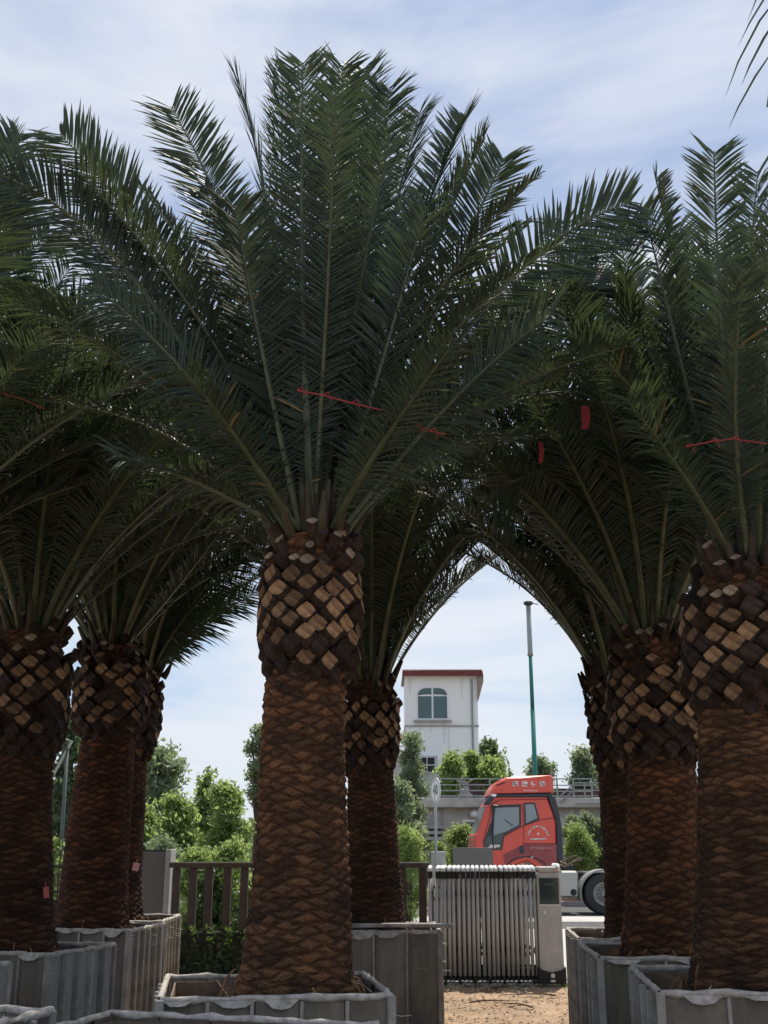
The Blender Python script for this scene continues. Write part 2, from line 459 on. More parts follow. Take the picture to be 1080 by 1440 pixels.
# ------------------------------------------------------------------ palms
def frond_mesh(name, c0, c1, c2, nhint, LL=.42, n=150, cut=True, seed=0, vang=28, start=.09, wid=.0092, twist=0.0, droop=.10, rb=.019, halfside=0):
    """pinnate leaf along a quadratic bezier c0,c1,c2 (start, control, tip)"""
    rs = np.random.RandomState(seed)
    c0, c1, c2 = map(lambda c: np.array(c, float), (c0, c1, c2))
    def B(t): return (1-t)**2*c0 + 2*t*(1-t)*c1 + t*t*c2
    def dB(t):
        d = 2*(1-t)*(c1-c0) + 2*t*(c2-c1); return d/np.linalg.norm(d)
    nh = np.array(nhint, float)
    Ltot = sum(np.linalg.norm(B((k+1)/12)-B(k/12)) for k in range(12))
    V, F, MI = [], [], []
    def frame(t):
        T = dB(t); Nn = nh - T*np.dot(nh, T); Nn /= max(np.linalg.norm(Nn), 1e-6)
        S = np.cross(T, Nn)
        a = twist*t
        return T, Nn*math.cos(a)+S*math.sin(a), S*math.cos(a)-Nn*math.sin(a)
    ns = 22
    for i in range(ns+1):
        t = i/ns; T, Nn, S = frame(t); p = B(t)
        r = rb*(1-t)**.8 + .0045
        wv = r*(1.25-.35*t)
        for a in (0, 1, 2, 3, 4):
            ang = 2*PI*a/5 + PI/2
            V.append(p + S*math.cos(ang)*wv + Nn*math.sin(ang)*r*.75)
    for i in range(ns):
        for j in range(5):
            k = (j+1) % 5
            F.append((i*5+j, i*5+k, i*5+5+k)); F.append((i*5+j, i*5+5+k, i*5+5+j)); MI += [1, 1]
    for side in (-1, 1):
        if halfside and side == halfside: continue
        clump = 0
        for i in range(n):
            t = start + (1-start)*(i + rs.uniform(-.35, .35))/n
            t = min(max(t, .05), .998)
            T, Nn, S = frame(t); p = B(t)
            u = (t-start)/(1-start)
            if cut: ln = LL*(.34 + .66*min(1, u/.25)) * (1 - .12*max(0, (u-.6)/.4))
            else: ln = LL*(.34 + .66*min(1, u/.25)) * (1 - .72*max(0, (u-.55)/.45)**1.5)
            ln *= rs.uniform(.80, 1.08)
            if rs.rand() < .03: ln *= rs.uniform(.3, .7)
            if u < .10: ln *= .75
            alpha = R(66 - 20*u + rs.uniform(-5, 5) - (0 if cut else 18*u*u))
            if cut and u > .8:
                rem = (1-t)*Ltot + rs.uniform(.05, .16)
                ln = min(ln, rem/max(.3, math.cos(alpha)))
            if i % 4 == 0: clump = rs.uniform(-1, 1)
            v = R(vang + 14*clump + rs.uniform(-9, 9))
            d = T*math.cos(alpha) + S*side*math.sin(alpha)*math.cos(v) + Nn*math.sin(alpha)*math.sin(v)
            wv = np.cross(d, Nn*math.cos(v)-S*side*math.sin(v)); wl = np.linalg.norm(wv); wv = wv/wl
            up = np.cross(wv, d)*side
            w0 = wid*(1 if u > .1 else .55)*rs.uniform(.85, 1.15)
            dr = np.array([0, 0, -1.0])*ln*droop*rs.uniform(.3, 1.7)
            p1 = p + d*ln*.38 + dr*.12; p2 = p + d*ln*.74 + dr*.5; p3 = p + d*ln + dr
            b = len(V)
            fold = up*w0*.55
            V += [p - wv*w0*.4 + fold*.3, p - fold*.1, p + wv*w0*.4 + fold*.3,
                  p1 - wv*w0 + fold, p1, p1 + wv*w0 + fold,
                  p2 - wv*w0*.75 + fold*.7, p2, p2 + wv*w0*.75 + fold*.7, p3]
            F += [(b, b+1, b+4), (b, b+4, b+3), (b+1, b+2, b+5), (b+1, b+5, b+4),
                  (b+3, b+4, b+7), (b+3, b+7, b+6), (b+4, b+5, b+8), (b+4, b+8, b+7), (b+6, b+7, b+9), (b+7, b+8, b+9)]
            MI += [2 if rs.rand() < .007 else 0]*10
    F = np.array(F, dtype=np.int32)
    return meshnp(name, V, F, [M['frond'], M['rachis'], M['frond_dry']], MI, smooth=False)

# shared frond variants, in local frame: grows in +X/+Z plane, length 1 unit = metre
FV = {}
def variants():
    k = 0
    for e in (84, 72, 60, 48, 36, 22):
        FV[e] = []
        for s in range(3):
            k += 1
            rs = random.Random(100+k)
            Lf = 3.3
            a0 = R(e + (90-e)*.45); a1 = R(e - 6 - (90-e)*.22 - s*5)
            c0 = Vector((0, 0, 0)); c1 = Vector((math.cos(a0), rs.uniform(-.05, .05), math.sin(a0)))*Lf*.5
            c2 = c1 + Vector((math.cos(a1), rs.uniform(-.08, .08), math.sin(a1)))*Lf*.52
            nh = (-1, 0, .35) if e > 30 else (-.4, 0, 1)
            FV[e].append(frond_mesh('frond', c0, c1, c2, nh, LL=.43, n=146, cut=(s != 2), seed=k, vang=26, twist=rs.uniform(-.5, .5), droop=.14 if e > 40 else .25))
variants()

def scar_field(nth, nz, n_around, pitch, zspan, seed):
    rs = np.random.RandomState(seed)
    return rs

def trunk_mesh(axis, rad, z0, z1, n_around, pitch, amp, seed, core_from=None, nth=150, dz=.0125):
    """axis(z)->(x,y), rad(z)->r ; lens-shaped scars as displaced relief"""
    rs = np.random.RandomState(seed)
    nz = int((z1-z0)/dz)
    Z = np.linspace(z0, z1, nz+1); TH = np.linspace(0, 2*PI, nth, endpoint=False)
    th, z = np.meshgrid(TH, Z)
    wob = .25*np.sin(3*th+seed)*np.sin(z*5+seed) + .35*np.sin(4*th+z*3+seed) + .24*np.sin(9*th+z*13) + .10*np.sin(14*th-z*23+seed) + .06*np.sin(23*th+z*41)
    a = th/(2*PI)*n_around + .16*np.sin(z*9+seed) + .07*np.sin(z*31+3*th)
    b = z/pitch + wob*.9
    # rhombic lattice
    p = a + b/2.0; q = a - b/2.0
    ip = np.floor(p); iq = np.floor(q); fp = p-ip; fq = q-iq
    # coordinates in cell: up-down s in [-1,1], left-right t
    s = (fp - fq); t = (fp + fq - 1)
    d = 1 - np.maximum(np.abs(2*fp-1), np.abs(2*fq-1))    # 0 edge .. 1 centre
    ipm = np.mod(ip, n_around); iqm = np.mod(iq, n_around)
    k = ip - iq; c = np.mod(ip + 0*iq, n_around*1.0)
    h1 = np.mod(np.sin((np.mod(ip+iq, 2*n_around)*12.9898 + k*78.233 + seed))*43758.5453, 1)
    h2 = np.mod(np.sin((np.mod(ip+iq, 2*n_around)*39.346 + k*11.135 + seed*3))*24634.633, 1)
    prof = np.clip(d/.6, 0, 1); prof = prof*prof*(3-2*prof)
    prof = prof*np.clip(.45+.9*h2, 0, 1)
    ledge = np.clip((s+.75)/1.5, 0, 1)            # protrudes towards the top lip
    relief = amp*(prof*(.35+.85*ledge)*(.55+.8*h1))
    rough = (rs.rand(*th.shape)-.5)*amp*.45
    lowf = .020*np.sin(2*th+z*2.1+seed) + .014*np.sin(5*th-z*4+seed) + .008*np.sin(9*th+z*7)
    rr = np.array([rad(v) for v in Z])[:, None]
    r = rr*(1+lowf) - .010 + relief + rough
    ax = np.array([axis(v) for v in Z])
    X = ax[:, 0][:, None] + r*np.cos(th); Y = ax[:, 1][:, None] + r*np.sin(th)
    # scars hang: push lips up/down a little
    Zz = z + (rs.rand(*th.shape)-.5)*.006
    V = np.stack([X.ravel(), Y.ravel(), Zz.ravel()], 1)
    i = (np.arange(nz)[:, None]*nth + np.arange(nth)[None, :])
    j = (np.arange(nz)[:, None]*nth + (np.arange(nth)[None, :]+1) % nth)
    F = np.stack([i.ravel(), j.ravel(), (j+nth).ravel(), (i+nth).ravel()], 1)
    me = meshnp('trunk', V, F, M['bark'], smooth=False)
    A = me.attributes.new('scar', 'FLOAT', 'POINT'); A.data.foreach_set('value', (prof*(.55+.45*ledge)).ravel().astype(np.float32))
    A = me.attributes.new('tone', 'FLOAT', 'POINT'); A.data.foreach_set('value', np.clip(.12+.55*h2**1.6 + .38*np.clip((z-(z1-2.0))/.9, 0, 1)**1.5*(.4+.6*h1), 0, 1).ravel().astype(np.float32))
    return me

def boot_mesh(seed, lift, length, cutmat, round_=.0, sx=.5, sz=.5):
    """a stub of a pruned leaf: local +X points outward from the trunk, +Z up; unit width about 1"""
    rs = random.Random(seed)
    prof = [(0, 1), (.5, .62+round_), (1, 0), (.55, -.62-round_*.6), (0, -1), (-.55, -.62-round_*.6), (-1, 0), (-.5, .62+round_)]
    prof = [(y*sx*rs.uniform(.93, 1.07), z*sz*rs.uniform(.93, 1.07)) for y, z in prof]
    V = []; n = 8
    steps = [(-.75, 1.0, -.75*lift), (-.12, .97, -.12*lift), (0, .86, 0)]
    for x, sc, dz in steps:
        for y, z in prof:
            V.append((x*length + (0 if x < -.2 else rs.uniform(-.015, .015)) - (.10*z if x > -.5 else 0), y*sc, z*sc + dz*length))
    off = (rs.uniform(-.06, .06), rs.uniform(-.06, .06))
    for y, z in prof:
        k_ = rs.uniform(.72, .86)
        V.append((.035*rs.uniform(.3, 1) - .10*z, y*k_+off[0]*.5, z*k_+off[1]*.5))
    F = []; MI = []
    for r in range(3):
        for i in range(n):
            j = (i+1) % n
            F.append((r*n+i, r*n+j, r*n+n+j, r*n+n+i)); MI.append(0)
    V.append((rs.uniform(-.05, .03), off[0], off[1]))
    for i in range(n):
        F.append((3*n+i, 3*n+(i+1) % n, 4*n)); MI.append(1)
    return meshnp('leaf_base', V, F, [M['boot_side'], cutmat], MI)
BOOT = [boot_mesh(s, .55, 1.1, M['boot_cut']) for s in range(6)]
BOOTP = [boot_mesh(20+s, .95, 1.6, M['boot_pale'], .0, .46, .42) for s in range(5)]
BOOTD = [boot_mesh(40+s, .5, 1.1, M['boot_side']) for s in range(3)]

def palm(label, base_px, D, neck_px, top_px, bul_w, neck_w, base_w, z0=.72, heroes=(), nfr=40, emin=36, emax=86,
         seed=1, n_around=9, azlim=None, Lsc=1.0, rot=0.0, boots=True, hi=True, nb_around=12, skip=None, ragged=0, shaded=0.0, tint=(1, 1, 1)):
    """base/neck/top_px are (x,y) photo positions of the trunk centre line; widths in metres"""
    b = P(base_px[0], base_px[1], D); nk = P(neck_px[0], neck_px[1], D); tp = P(top_px[0], top_px[1], D)
    root = thing('palm_tree', label, 'palm tree', (b.x, D, 0), 0, 'potted date palms')
    bx = 0.0; nx = nk.x - b.x; tx = tp.x - b.x
    zn, zt = nk.z, tp.z
    def axis(z):
        if z < zn:
            t = max(0, (z-z0)/(zn-z0)); return (bx + (nx-bx)*t + .02*math.sin(t*PI+seed), 0)
        t = (z-zn)/(zt-zn); return (nx + (tx-nx)*t, 0)
    rb, rn, ru = base_w/2, neck_w/2, bul_w/2
    def rad(z):
        t = (z-z0)/(zn-z0)
        if t < 1: return rn + (rb-rn)*(max(0, 1-t)**1.25) + .13*rb*math.exp(-max(0, t)*9)
        return rn*.97
    me = trunk_mesh(axis, rad, z0-.05, zt-.05, n_around, .031+.004*math.sin(seed*2.3), .017, seed, nth=170 if hi else 110, dz=.0075 if hi else .013)
    link('trunk', me, root).color = (*tint, 1)  # per-palm bark colour, with the shade on the dim palms painted in
    rs = random.Random(seed*13+5)
    # pruned leaf bases, built up into a swollen collar
    H = zt - zn
    rows = max(5, int(round(H/(.082))))
    if boots:
        for r in range(rows+2):
            f = r/(rows+1)
            z = zn + .02 + H*f*1.02
            swell = math.sin(min(1, f/.25)*PI/2)
            rr = rn + (ru-rn)*swell
            if f > .72: rr = ru - (f-.72)*.30
            for i in range(nb_around):
                if rs.random() < .03: continue
                th = 2*PI*(i + .5*(r % 2))/nb_around + rot + rs.uniform(-.05, .05)
                if hi is False and math.sin(th) > .35: continue      # far side nobody sees
                ax = axis(min(z, zt))
                wd = 2*PI*rr/nb_around
                up = f > .68
                if up and rs.random() < .30: continue
                if f < .06: me_ = rs.choice(BOOTD)
                elif f < .22: me_ = rs.choice(BOOTD + BOOT[:3])
                elif up: me_ = rs.choice(BOOTP + BOOTD[:2] + BOOT[:1])
                else: me_ = rs.choice(BOOT)
                if rs.random() < shaded*(1.15-.5*f) and not (up and rs.random() < .5): me_ = rs.choice(BOOTD)  # more dark stubs on palms in shade, the shade put into the colour
                o = link('leaf_base', me_, root)
                sw = wd*.86*rs.uniform(.90, 1.04); sh = .152*rs.uniform(.90, 1.08)
                ro = rr + rs.uniform(-.018, .018) + (.035*math.sin(i*2.7+r) if up else 0)
                if up: sw *= rs.uniform(.6, .95); sh *= rs.uniform(.6, .95)
                o.location = (ax[0] + ro*math.cos(th), ax[1] + ro*math.sin(th), z + rs.uniform(-.02, .02) + (rs.uniform(-.05, .06) if up else 0))
                o.rotation_euler = (rs.uniform(-.12, .12), rs.uniform(-.20, .08) - (.38*(f-.6)/.4 if up else 0), th + rs.uniform(-.1, .1))
                o.scale = (.17*(1.0 if not up else 1.25), sw, sh)
    # crown
    ctr = Vector((tx, 0, zt))
    for hx in heroes:
        mid, tip, Dm, Dt = hx[:4]; kw = dict(hx[4]) if len(hx) > 4 else {}
        pt = P(*tip, Dt) - root.location; pm = P(*mid, Dm) - root.location
        dirh = Vector((pt.x-tx, pt.y, 0)); dl = min(1, dirh.length/1.2)
        dirh = dirh.normalized()*.20*dl if dirh.length > 1e-3 else Vector((0, 0, 0))
        p0 = ctr + dirh + Vector((0, 0, kw.pop('dz', 0.0)))
        # bezier control so the curve passes the middle point
        c1 = pm*2 - (p0 + pt)*.5
        outw = Vector((pt.x-tx, pt.y, 0)); outw = outw.normalized() if outw.length > .05 else Vector((0, -1, 0))
        nh = kw.pop('nh', None) or tuple(-outw + Vector((0, 0, .35)))
        n_ = kw.pop('n', None) or int(54*(pt-p0).length)
        rs2 = rs.randint(0, 9999)
        mh = frond_mesh('frond', p0, c1, pt, nh, n=n_, seed=rs2, **kw)
        link('frond', mh, root)
    for i in range(nfr):
        q = (i+.5)/nfr
        e = emax - (emax-emin)*(q**.85)
        az = i*2.39996 + rot
        az = math.atan2(math.sin(az), math.cos(az))
        if azlim and not azlim(az, e): continue
        key = min(FV, key=lambda k: abs(k-e))
        o = link('frond', rs.choice(FV[key]), root)
        rr = .05 + .17*q
        o.location = (tx + math.cos(az)*rr, math.sin(az)*rr, zt + .14*(1-q) - .05)
        o.rotation_euler = (rs.uniform(-.08, .08), -R(e-key) + rs.uniform(-.05, .05), az)
        s = Lsc*rs.uniform(.9, 1.08)
        o.scale = (s, s*rs.choice((-1, 1)), s)
    # inner shaft where all the leaf stalks come together
    sh = MB()
    for i in range(26):
        a = i*2.39996; q = i/26
        p0 = Vector((tx+math.cos(a)*(.06+.16*q), math.sin(a)*(.06+.16*q), zt-.14))
        tl = R(4+26*q); ln = .55-.2*q
        p1 = p0 + Vector((math.cos(a)*math.sin(tl), math.sin(a)*math.sin(tl), math.cos(tl)))*ln
        sh.tube([p0, (p0+p1)/2, p1], [.050, .034, .018], 6)
    sh.build('leaf_sheath', M['sheath'], root, smooth=True)
    if ragged:
        for i in range(ragged):
            a = rs.uniform(0, 2*PI); z = zn + H*rs.uniform(.5, 1.0)
            c = Vector((tx+math.cos(a)*ru*.9, math.sin(a)*ru*.9, z))
            MB().tube([c, c+Vector((math.cos(a)*.05, math.sin(a)*.05, .08)), c+Vector((math.cos(a)*.10, math.sin(a)*.10, .20))], [.05, .035, .012], 5).build('dead_leaf_stub', M['boot_side'], root)
    # fibrous roots at the foot
    rf = MB()
    for i in range(110 if hi else 40):
        a = rs.uniform(0, 2*PI); zz = z0 + abs(rs.gauss(0, .09)); r0 = rad(zz)+.015
        r1 = r0 + rs.uniform(.02, .11)
        p0 = Vector((math.cos(a)*r0, math.sin(a)*r0, zz+.03)); p1 = Vector((math.cos(a+rs.uniform(-.1, .1))*r1, math.sin(a)*r1, zz-rs.uniform(.05, .14)))
        rf.tube([p0, (p0+p1)/2+Vector((0, 0, .03)), p1], [.007, .006, .002], 3, False)
    tag(rf.build('root_fringe', M['fibre'], root), kind='stuff')
    return root

# ---- planters
PAN = {}
def panel_mesh(m, key, w, h, seed, open_=False):
    k = (key, round(w, 3), seed)
    if k in PAN: return PAN[k]
    rs = np.random.RandomState(seed)
    nx, nz = 6, 8; V = []; F = []
    for j in range(nz+1):
        for i in range(nx+1):
            x = i/nx; z = j/nz
            bulge = -.016*math.sin(PI*x)*(.6+.4*math.sin(PI*z)) + (rs.rand()-.5)*.004
            V.append(((x-.5)*w, bulge, z*h))
    for j in range(nz):
        for i in range(nx):
            a = j*(nx+1)+i; F.append((a, a+1, a+nx+2, a+nx+1))
    b = len(V)
    V += [(-w/2, .02, 0), (w/2, .02, 0), (w/2, .02, h), (-w/2, .02, h)]
    F += [(b+3, b+2, b+1, b)]
    me = meshnp('panel', V, F, m, smooth=True)
    PAN[k] = me
    return me

def planter(label, x0, y0, w, d, rz, ht=.90, soil=.74, mats=None, nfront=5, nside=6, ribd=.022, seed=0, sideM=None, straw=8):
    """(x0,y0) = front-left corner, w along local x, d along local y"""
    root = thing('planter_box', label, 'planter', (x0, y0, 0), rz, 'large panelled planter boxes')
    pm, rm = mats or (M['panel'], M['rib'])
    rs = random.Random(seed)
    hh = ht-.05
    sides = [((0, 0), 0, w, nfront), ((w, 0), PI/2, d, nside), ((w, d), PI, w, nfront), ((0, d), -PI/2, d, nside)]
    for si, ((cx, cy), ang, ln, k) in enumerate(sides):
        ca, sa = math.cos(ang), math.sin(ang)
        seg = ln/k
        pmm = (sideM if (sideM and si in (1, 3)) else pm)
        rib = None
        for i in range(k):
            c = (i+.5)*seg
            o = link('panel', panel_mesh(pmm, pmm.name, seg-.018, hh, (i+si) % 3), root)
            o.location = (cx+ca*c, cy+sa*c, .02); o.rotation_euler = (rs.uniform(-.012, .012), 0, ang)
        for i in range(1, k):
            c = i*seg
            mb = MB(); mb.box(-.011, -ribd - (.022 if si in (1, 3) else 0), 0, .011, .012, hh-.012, bev=.004)
            if rib is None: rib = mb.build('rib', rm, root); o = rib
            else: o = link('rib', rib.data, root)
            o.location = (cx+ca*c, cy+sa*c, .02); o.rotation_euler = (rs.uniform(-.01, .01), rs.uniform(-.015, .015), ang)
        # corner post
        mb = MB(); mb.box(-.024, -.024, 0, .024, .024, ht-.02, bev=.006)
        o = mb.build('corner_post', rm, root); o.location = (cx, cy, 0); o.rotation_euler = (0, 0, ang)
    # rolled cloth rim, sagging between the ribs
    rim = MB()
    pts = []
    for si, ((cx, cy), ang, ln, k) in enumerate(sides):
        ca, sa = math.cos(ang), math.sin(ang)
        m_ = k*4
        for i in range(m_):
            f = i/m_; c = f*ln
            sag = .007*abs(math.sin(f*k*PI)) + rs.uniform(-.0025, .0025)
            pts.append((cx+ca*c, cy+sa*c, ht-.022-sag))
    pts.append(pts[0])
    rr = [.017+rs.uniform(-.004, .005) for _ in pts]; rr[-1] = rr[0]
    rim.tube(pts, rr, 7, False, sq=1.15)
    rim.build('rim', M['rim'], root, smooth=True)
    # loose cloth flaps hanging under the rim along the front
    fl = MB()
    for i in range(nfront*1):
        if rs.random() < .35: continue
        c = (i+rs.uniform(.35, .65))*w/nfront; s = w/nfront*rs.uniform(.3, .5); dp = rs.uniform(.0, .05)
        a = [(c-s, -.024, ht-.03), (c-s*.5, -.034, ht-.05-dp*.75), (c, -.036, ht-.05-dp), (c+s*.5, -.034, ht-.05-dp*.7), (c+s, -.024, ht-.03)]
        b_ = [(x, y+.03, z+.015) for x, y, z in a]
        fl.add(a + b_, [(0, 4, 3, 2, 1), (5, 6, 7, 8, 9)])
    fl.build('cloth_flap', M['rim'] if pm is not M['panel_brown'] else M['panel_brown'], root)
    li = MB(); t = .045
    for (a, b, c, d_) in ((t, t, w-t, t+.012), (t, d-t-.012, w-t, d-t), (t, t, t+.012, d-t), (w-t-.012, t, w-t, d-t)):
        li.box(a, b, .05, c, d_, ht-.05)
    li.build('liner', M['inner'], root)
    so = MB(); n_ = 12
    V = []; F = []
    for j in range(n_+1):
        for i in range(n_+1):
            V.append((t+(w-2*t)*i/n_, t+(d-2*t)*j/n_, soil+rs.uniform(-.022, .03) + (.03 if 2 < i < 10 and 2 < j < 10 else 0)))
    for j in range(n_):
        for i in range(n_):
            a = j*(n_+1)+i; F.append((a, a+1, a+n_+2, a+n_+1))
    so.add(V, F); so.build('soil', M['soil'], root)
    if straw:
        st = MB()
        for i in range(straw):
            x, y = rs.uniform(.1, w-.1), rs.uniform(.08, d-.08); a = rs.uniform(0, PI); l_ = rs.uniform(.06, .16)
            st.tube([(x, y, soil+.04), (x+math.cos(a)*l_/2, y+math.sin(a)*l_/2, soil+.08), (x+math.cos(a)*l_, y+math.sin(a)*l_, soil+.05+rs.uniform(0, .10))], .003, 4)
        tag(st.build('straw', M['straw'], root), kind='stuff')
    wr = MB()
    for i in range(5):
        z = rs.uniform(.45, .85); x = rs.choice((w, w*rs.uniform(.1, .9)))
        wr.tube([(x-.01, -.01, z), (x+.05, -.05, z-.005), (x+.10, -.06, z+rs.uniform(-.01, .01))], .0022, 4)
        y = d*rs.uniform(.2, .95)
        wr.tube([(w, y, z), (w+.05, y-.02, z), (w+.10, y-.02, z-.01)], .0022, 4)
    tag(wr.build('wire_tie', M['wire'], root), kind='stuff')
    return root

planter('grey panelled planter box with the tallest central palm in it', -1.205, 6.43, 1.26, 1.16, .15, seed=1)
planter('dark empty planter box in front of the central palm box, brown inside', -1.0 - .72, 4.82, 1.39, 1.22, -.30, ht=.895, soil=.40, mats=(M['panel_brown'], M['panel_brown']), seed=2, straw=5)
planter('planter box whose rim corner shows at the bottom left edge', -3.25, 5.30, 1.30, 1.15, -.30, ht=.90, seed=3)
planter('narrow visible end of a planter box at the left edge', -4.16, 7.72, 1.25, 1.08, -.28, seed=4, sideM=M['panel_light'])
planter('grey slatted planter box under the leftmost dark palm trunk', -3.78, 9.45, 1.25, 1.0, -.28, seed=5, nside=5, sideM=M['panel_light'])
planter('planter box with bluish slatted side under the second palm from left', -3.80, 11.95, 1.26, 1.06, -.15, seed=6, sideM=M['panel_light'])
planter('mossy greenish planter box furthest back in the left row', -3.78, 13.15, 1.28, 1.30, .02, seed=7, mats=(M['panel_moss'], M['rib']))
planter('dark grey planter box behind the central palm beside the sliding gate', -.74, 11.6, 1.29, 1.22, 0, seed=8, nfront=4, mats=(M['panel'], M['rib']))
planter('planter box at the bottom right corner with sagging cloth rim', 1.56, 6.75, 1.5, 1.42, -.10, seed=9, nfront=4, nside=5)
planter('middle planter box of the right row under the leaning palm', 1.61, 8.83, 1.42, 1.38, -.06, seed=10, nfront=3, nside=5)
planter('farthest planter box of the right row next to the gate end', 1.76, 10.6, 1.4, 1.40, -.08, seed=11, nfront=4, nside=6)

pipe = MB().tube([P(486, 1302, 11.64), P(560, 1301, 11.62), P(637, 1302, 11.62)], .022, 8).build('pipe', M['rib'], smooth=True)
tag(pipe, 'thin grey pipe lying along the rim of the box behind the central palm', 'pipe')

H = dict
main_heroes = [
    ((190, 395), (-22, 238), 6.7, 6.2, H(LL=.46, vang=8, droop=.12, nh=(.25, -1, .1))),
    ((262, 425), (84, 188), 6.9, 6.5, H(LL=.48, vang=6, nh=(.3, -1, .1))),
    ((345, 400), (240, 150), 6.9, 6.8, H(LL=.42, vang=8, nh=(.2, -1, .3))),
    ((390, 380), (334, 108), 7.9, 8.2, H(LL=.38, vang=50, halfside=1)),
    ((426, 400), (426, 88), 6.7, 6.5, H(LL=.38, vang=14, nh=(0, -1, .2))),
    ((400, 420), (398, 100), 7.5, 7.8, H(LL=.36, vang=25)),
    ((470, 380), (482, 92), 7.4, 7.3, H(LL=.38, vang=16, nh=(.1, -1, .2))),
    ((500, 360), (512, 96), 7.8, 8.2, H(LL=.42, vang=16)),
    ((515, 360), (547, 126), 7.6, 7.6, H(LL=.38, vang=14, nh=(-.2, -1, .2))),
    ((535, 390), (590, 158), 7.9, 8.2, H(LL=.40, vang=20)),
    ((565, 400), (655, 165), 7.2, 7.2, H(LL=.40, vang=26, nh=(-.8, -.6, .5))),
    ((590, 410), (682, 195), 7.3, 7.3, H(LL=.36, vang=30, droop=.25)),
    ((612, 440), (708, 222), 6.9, 6.7, H(LL=.38, vang=8, nh=(-.2, -1, .3))),
    ((612, 425), (742, 314), 7.6, 7.7, H(LL=.17, vang=20)),
    ((690, 425), (888, 284), 7.0, 6.8, H(LL=.46, vang=8, nh=(-.2, -1, .15))),
    ((705, 460), (905, 318), 7.4, 7.3, H(LL=.40, vang=10, droop=.15, nh=(-.2, -1, .5))),
    ((640, 560), (780, 440), 6.7, 6.2, H(LL=.42, vang=10, droop=.2, nh=(-.2, -1, .4))),
    ((735, 470), (850, 400), 7.6, 7.8, H(LL=.42, vang=12, nh=(-.2, -1, .3))),
    ((250, 500), (110, 300), 7.3, 7.4, H(LL=.44, vang=10, nh=(.2, -1, .2))),
    ((290, 560), (130, 400), 6.6, 6.0, H(LL=.42, vang=10, droop=.2, nh=(.2, -1, .4))),
    ((330, 520), (200, 300), 7.4, 7.6, H(LL=.40, vang=16, droop=.2)),
    ((455, 440), (455, 150), 6.9, 6.8, H(LL=.38, vang=14, nh=(0, -1, .2))),
    ((540, 500), (600, 290), 6.7, 6.4, H(LL=.40, vang=14, nh=(-.4, -.9, .4))),
    ((370, 500), (330, 290), 6.7, 6.4, H(LL=.40, vang=14, nh=(.4, -.9, .4))),
    ((280, 680), (160, 640), 6.9, 6.6, H(LL=.38, vang=14, droop=.3)),
    ((600, 640), (720, 620), 7.2, 7.2, H(LL=.36, vang=14, droop=.3)),
    ((540, 620), (640, 480), 6.5, 6.0, H(LL=.34, vang=14, droop=.3)),
    ((350, 640), (260, 520), 6.6, 6.1, H(LL=.34, vang=14, droop=.3)),
]
palm('tall central date palm with swollen collar of pale orange cut leaf bases', (410, 1385), 7.1, (433, 955), (443, 752), .665, .51, .68,
     heroes=main_heroes, shaded=.0, tint=(1.0, .98, .95), nfr=44, emin=30, emax=84, seed=1, rot=.4, nb_around=11, Lsc=.82,
     azlim=lambda a, e: not (-2.5 < a < -.6 and e < 70))
palm('leftmost dark date palm, its trunk cut by the left edge', (12, 1335), 9.7, (30, 1060), (45, 885), .74, .56, .76,
     nfr=64, emin=28, Lsc=.92, seed=2, rot=1.1, shaded=0.40, tint=(.62, .56, .56), nb_around=12,
     heroes=[((30, 500), (10, 190), 9.6, 9.4, H(LL=.40)), ((150, 640), (250, 520), 9.6, 9.6, H(droop=.3)), ((150, 720), (215, 560), 9.2, 9.0, H(droop=.3))])
palm('second date palm from the left with a broad reddish trunk', (130, 1292), 12.4, (153, 1040), (158, 905), .82, .59, .76,
     nfr=66, emin=34, seed=3, rot=.2, shaded=0.36, tint=(.74, .60, .58), nb_around=12,
     heroes=[((270, 800), (350, 690), 12.2, 12.2, H(droop=.25))])
palm('slim shadowed date palm behind the second one, with ragged stubs', (167, 1288), 13.9, (180, 1072), (196, 945), .66, .44, .6,
     nfr=52, emin=34, seed=4, rot=.9, shaded=0.5, tint=(.55, .56, .58), nb_around=12, hi=False, ragged=16,
     heroes=[((266, 893), (365, 830), 13.6, 13.6, H(droop=.12, LL=.42, vang=6, nh=(-.3, -1, .2))), ((250, 880), (355, 805), 13.8, 14, H(droop=.2, vang=6, nh=(-.3, -1, .2))), ((243, 905), (322, 850), 13.9, 14, H(droop=.1, LL=.3, vang=6, nh=(-.3, -1, .2))),
             ((275, 850), (372, 760), 13.4, 13.2, H(droop=.2, vang=6, nh=(-.3, -1, .2))), ((262, 890), (345, 830), 14.2, 14.6, H(droop=.2, LL=.4, vang=10, nh=(-.3, -1, .4)))])
palm('date palm standing directly behind the central one, collar beside it', (527, 1300), 12.2, (518, 1085), (521, 955), .64, .50, .68,
     nfr=52, emin=40, seed=5, rot=.6, shaded=0.2, tint=(.60, .58, .60), nb_around=12,
     heroes=[((588, 875), (685, 790), 12.0, 12.0, H(droop=.2)), ((600, 820), (705, 745), 12.2, 12.2, H(droop=.25)), ((470, 860), (370, 760), 12.2, 12.4, H(droop=.2))])
palm('leaning date palm in the middle of the right row, left of the rightmost', (930, 1335), 9.5, (928, 1072), (915, 893), .80, .57, .64,
     nfr=62, emin=34, seed=6, rot=.3, shaded=.28, tint=(.95, .85, .82), nb_around=12,
     heroes=[((770, 650), (645, 615), 9.3, 9.0, H(droop=.75, LL=.44)), ((820, 600), (720, 470), 9.4, 9.2, H(droop=.3)), ((780, 720), (655, 650), 9.6, 9.8, H(droop=.3)),
             ((900, 580), (872, 330), 9.5, 9.6, H()), ((880, 620), (800, 380), 9.9, 10.2, H()), ((770, 560), (665, 560), 9.4, 9.2, H(droop=.6, LL=.44)), ((800, 690), (690, 700), 9.0, 8.8, H(droop=.5))])
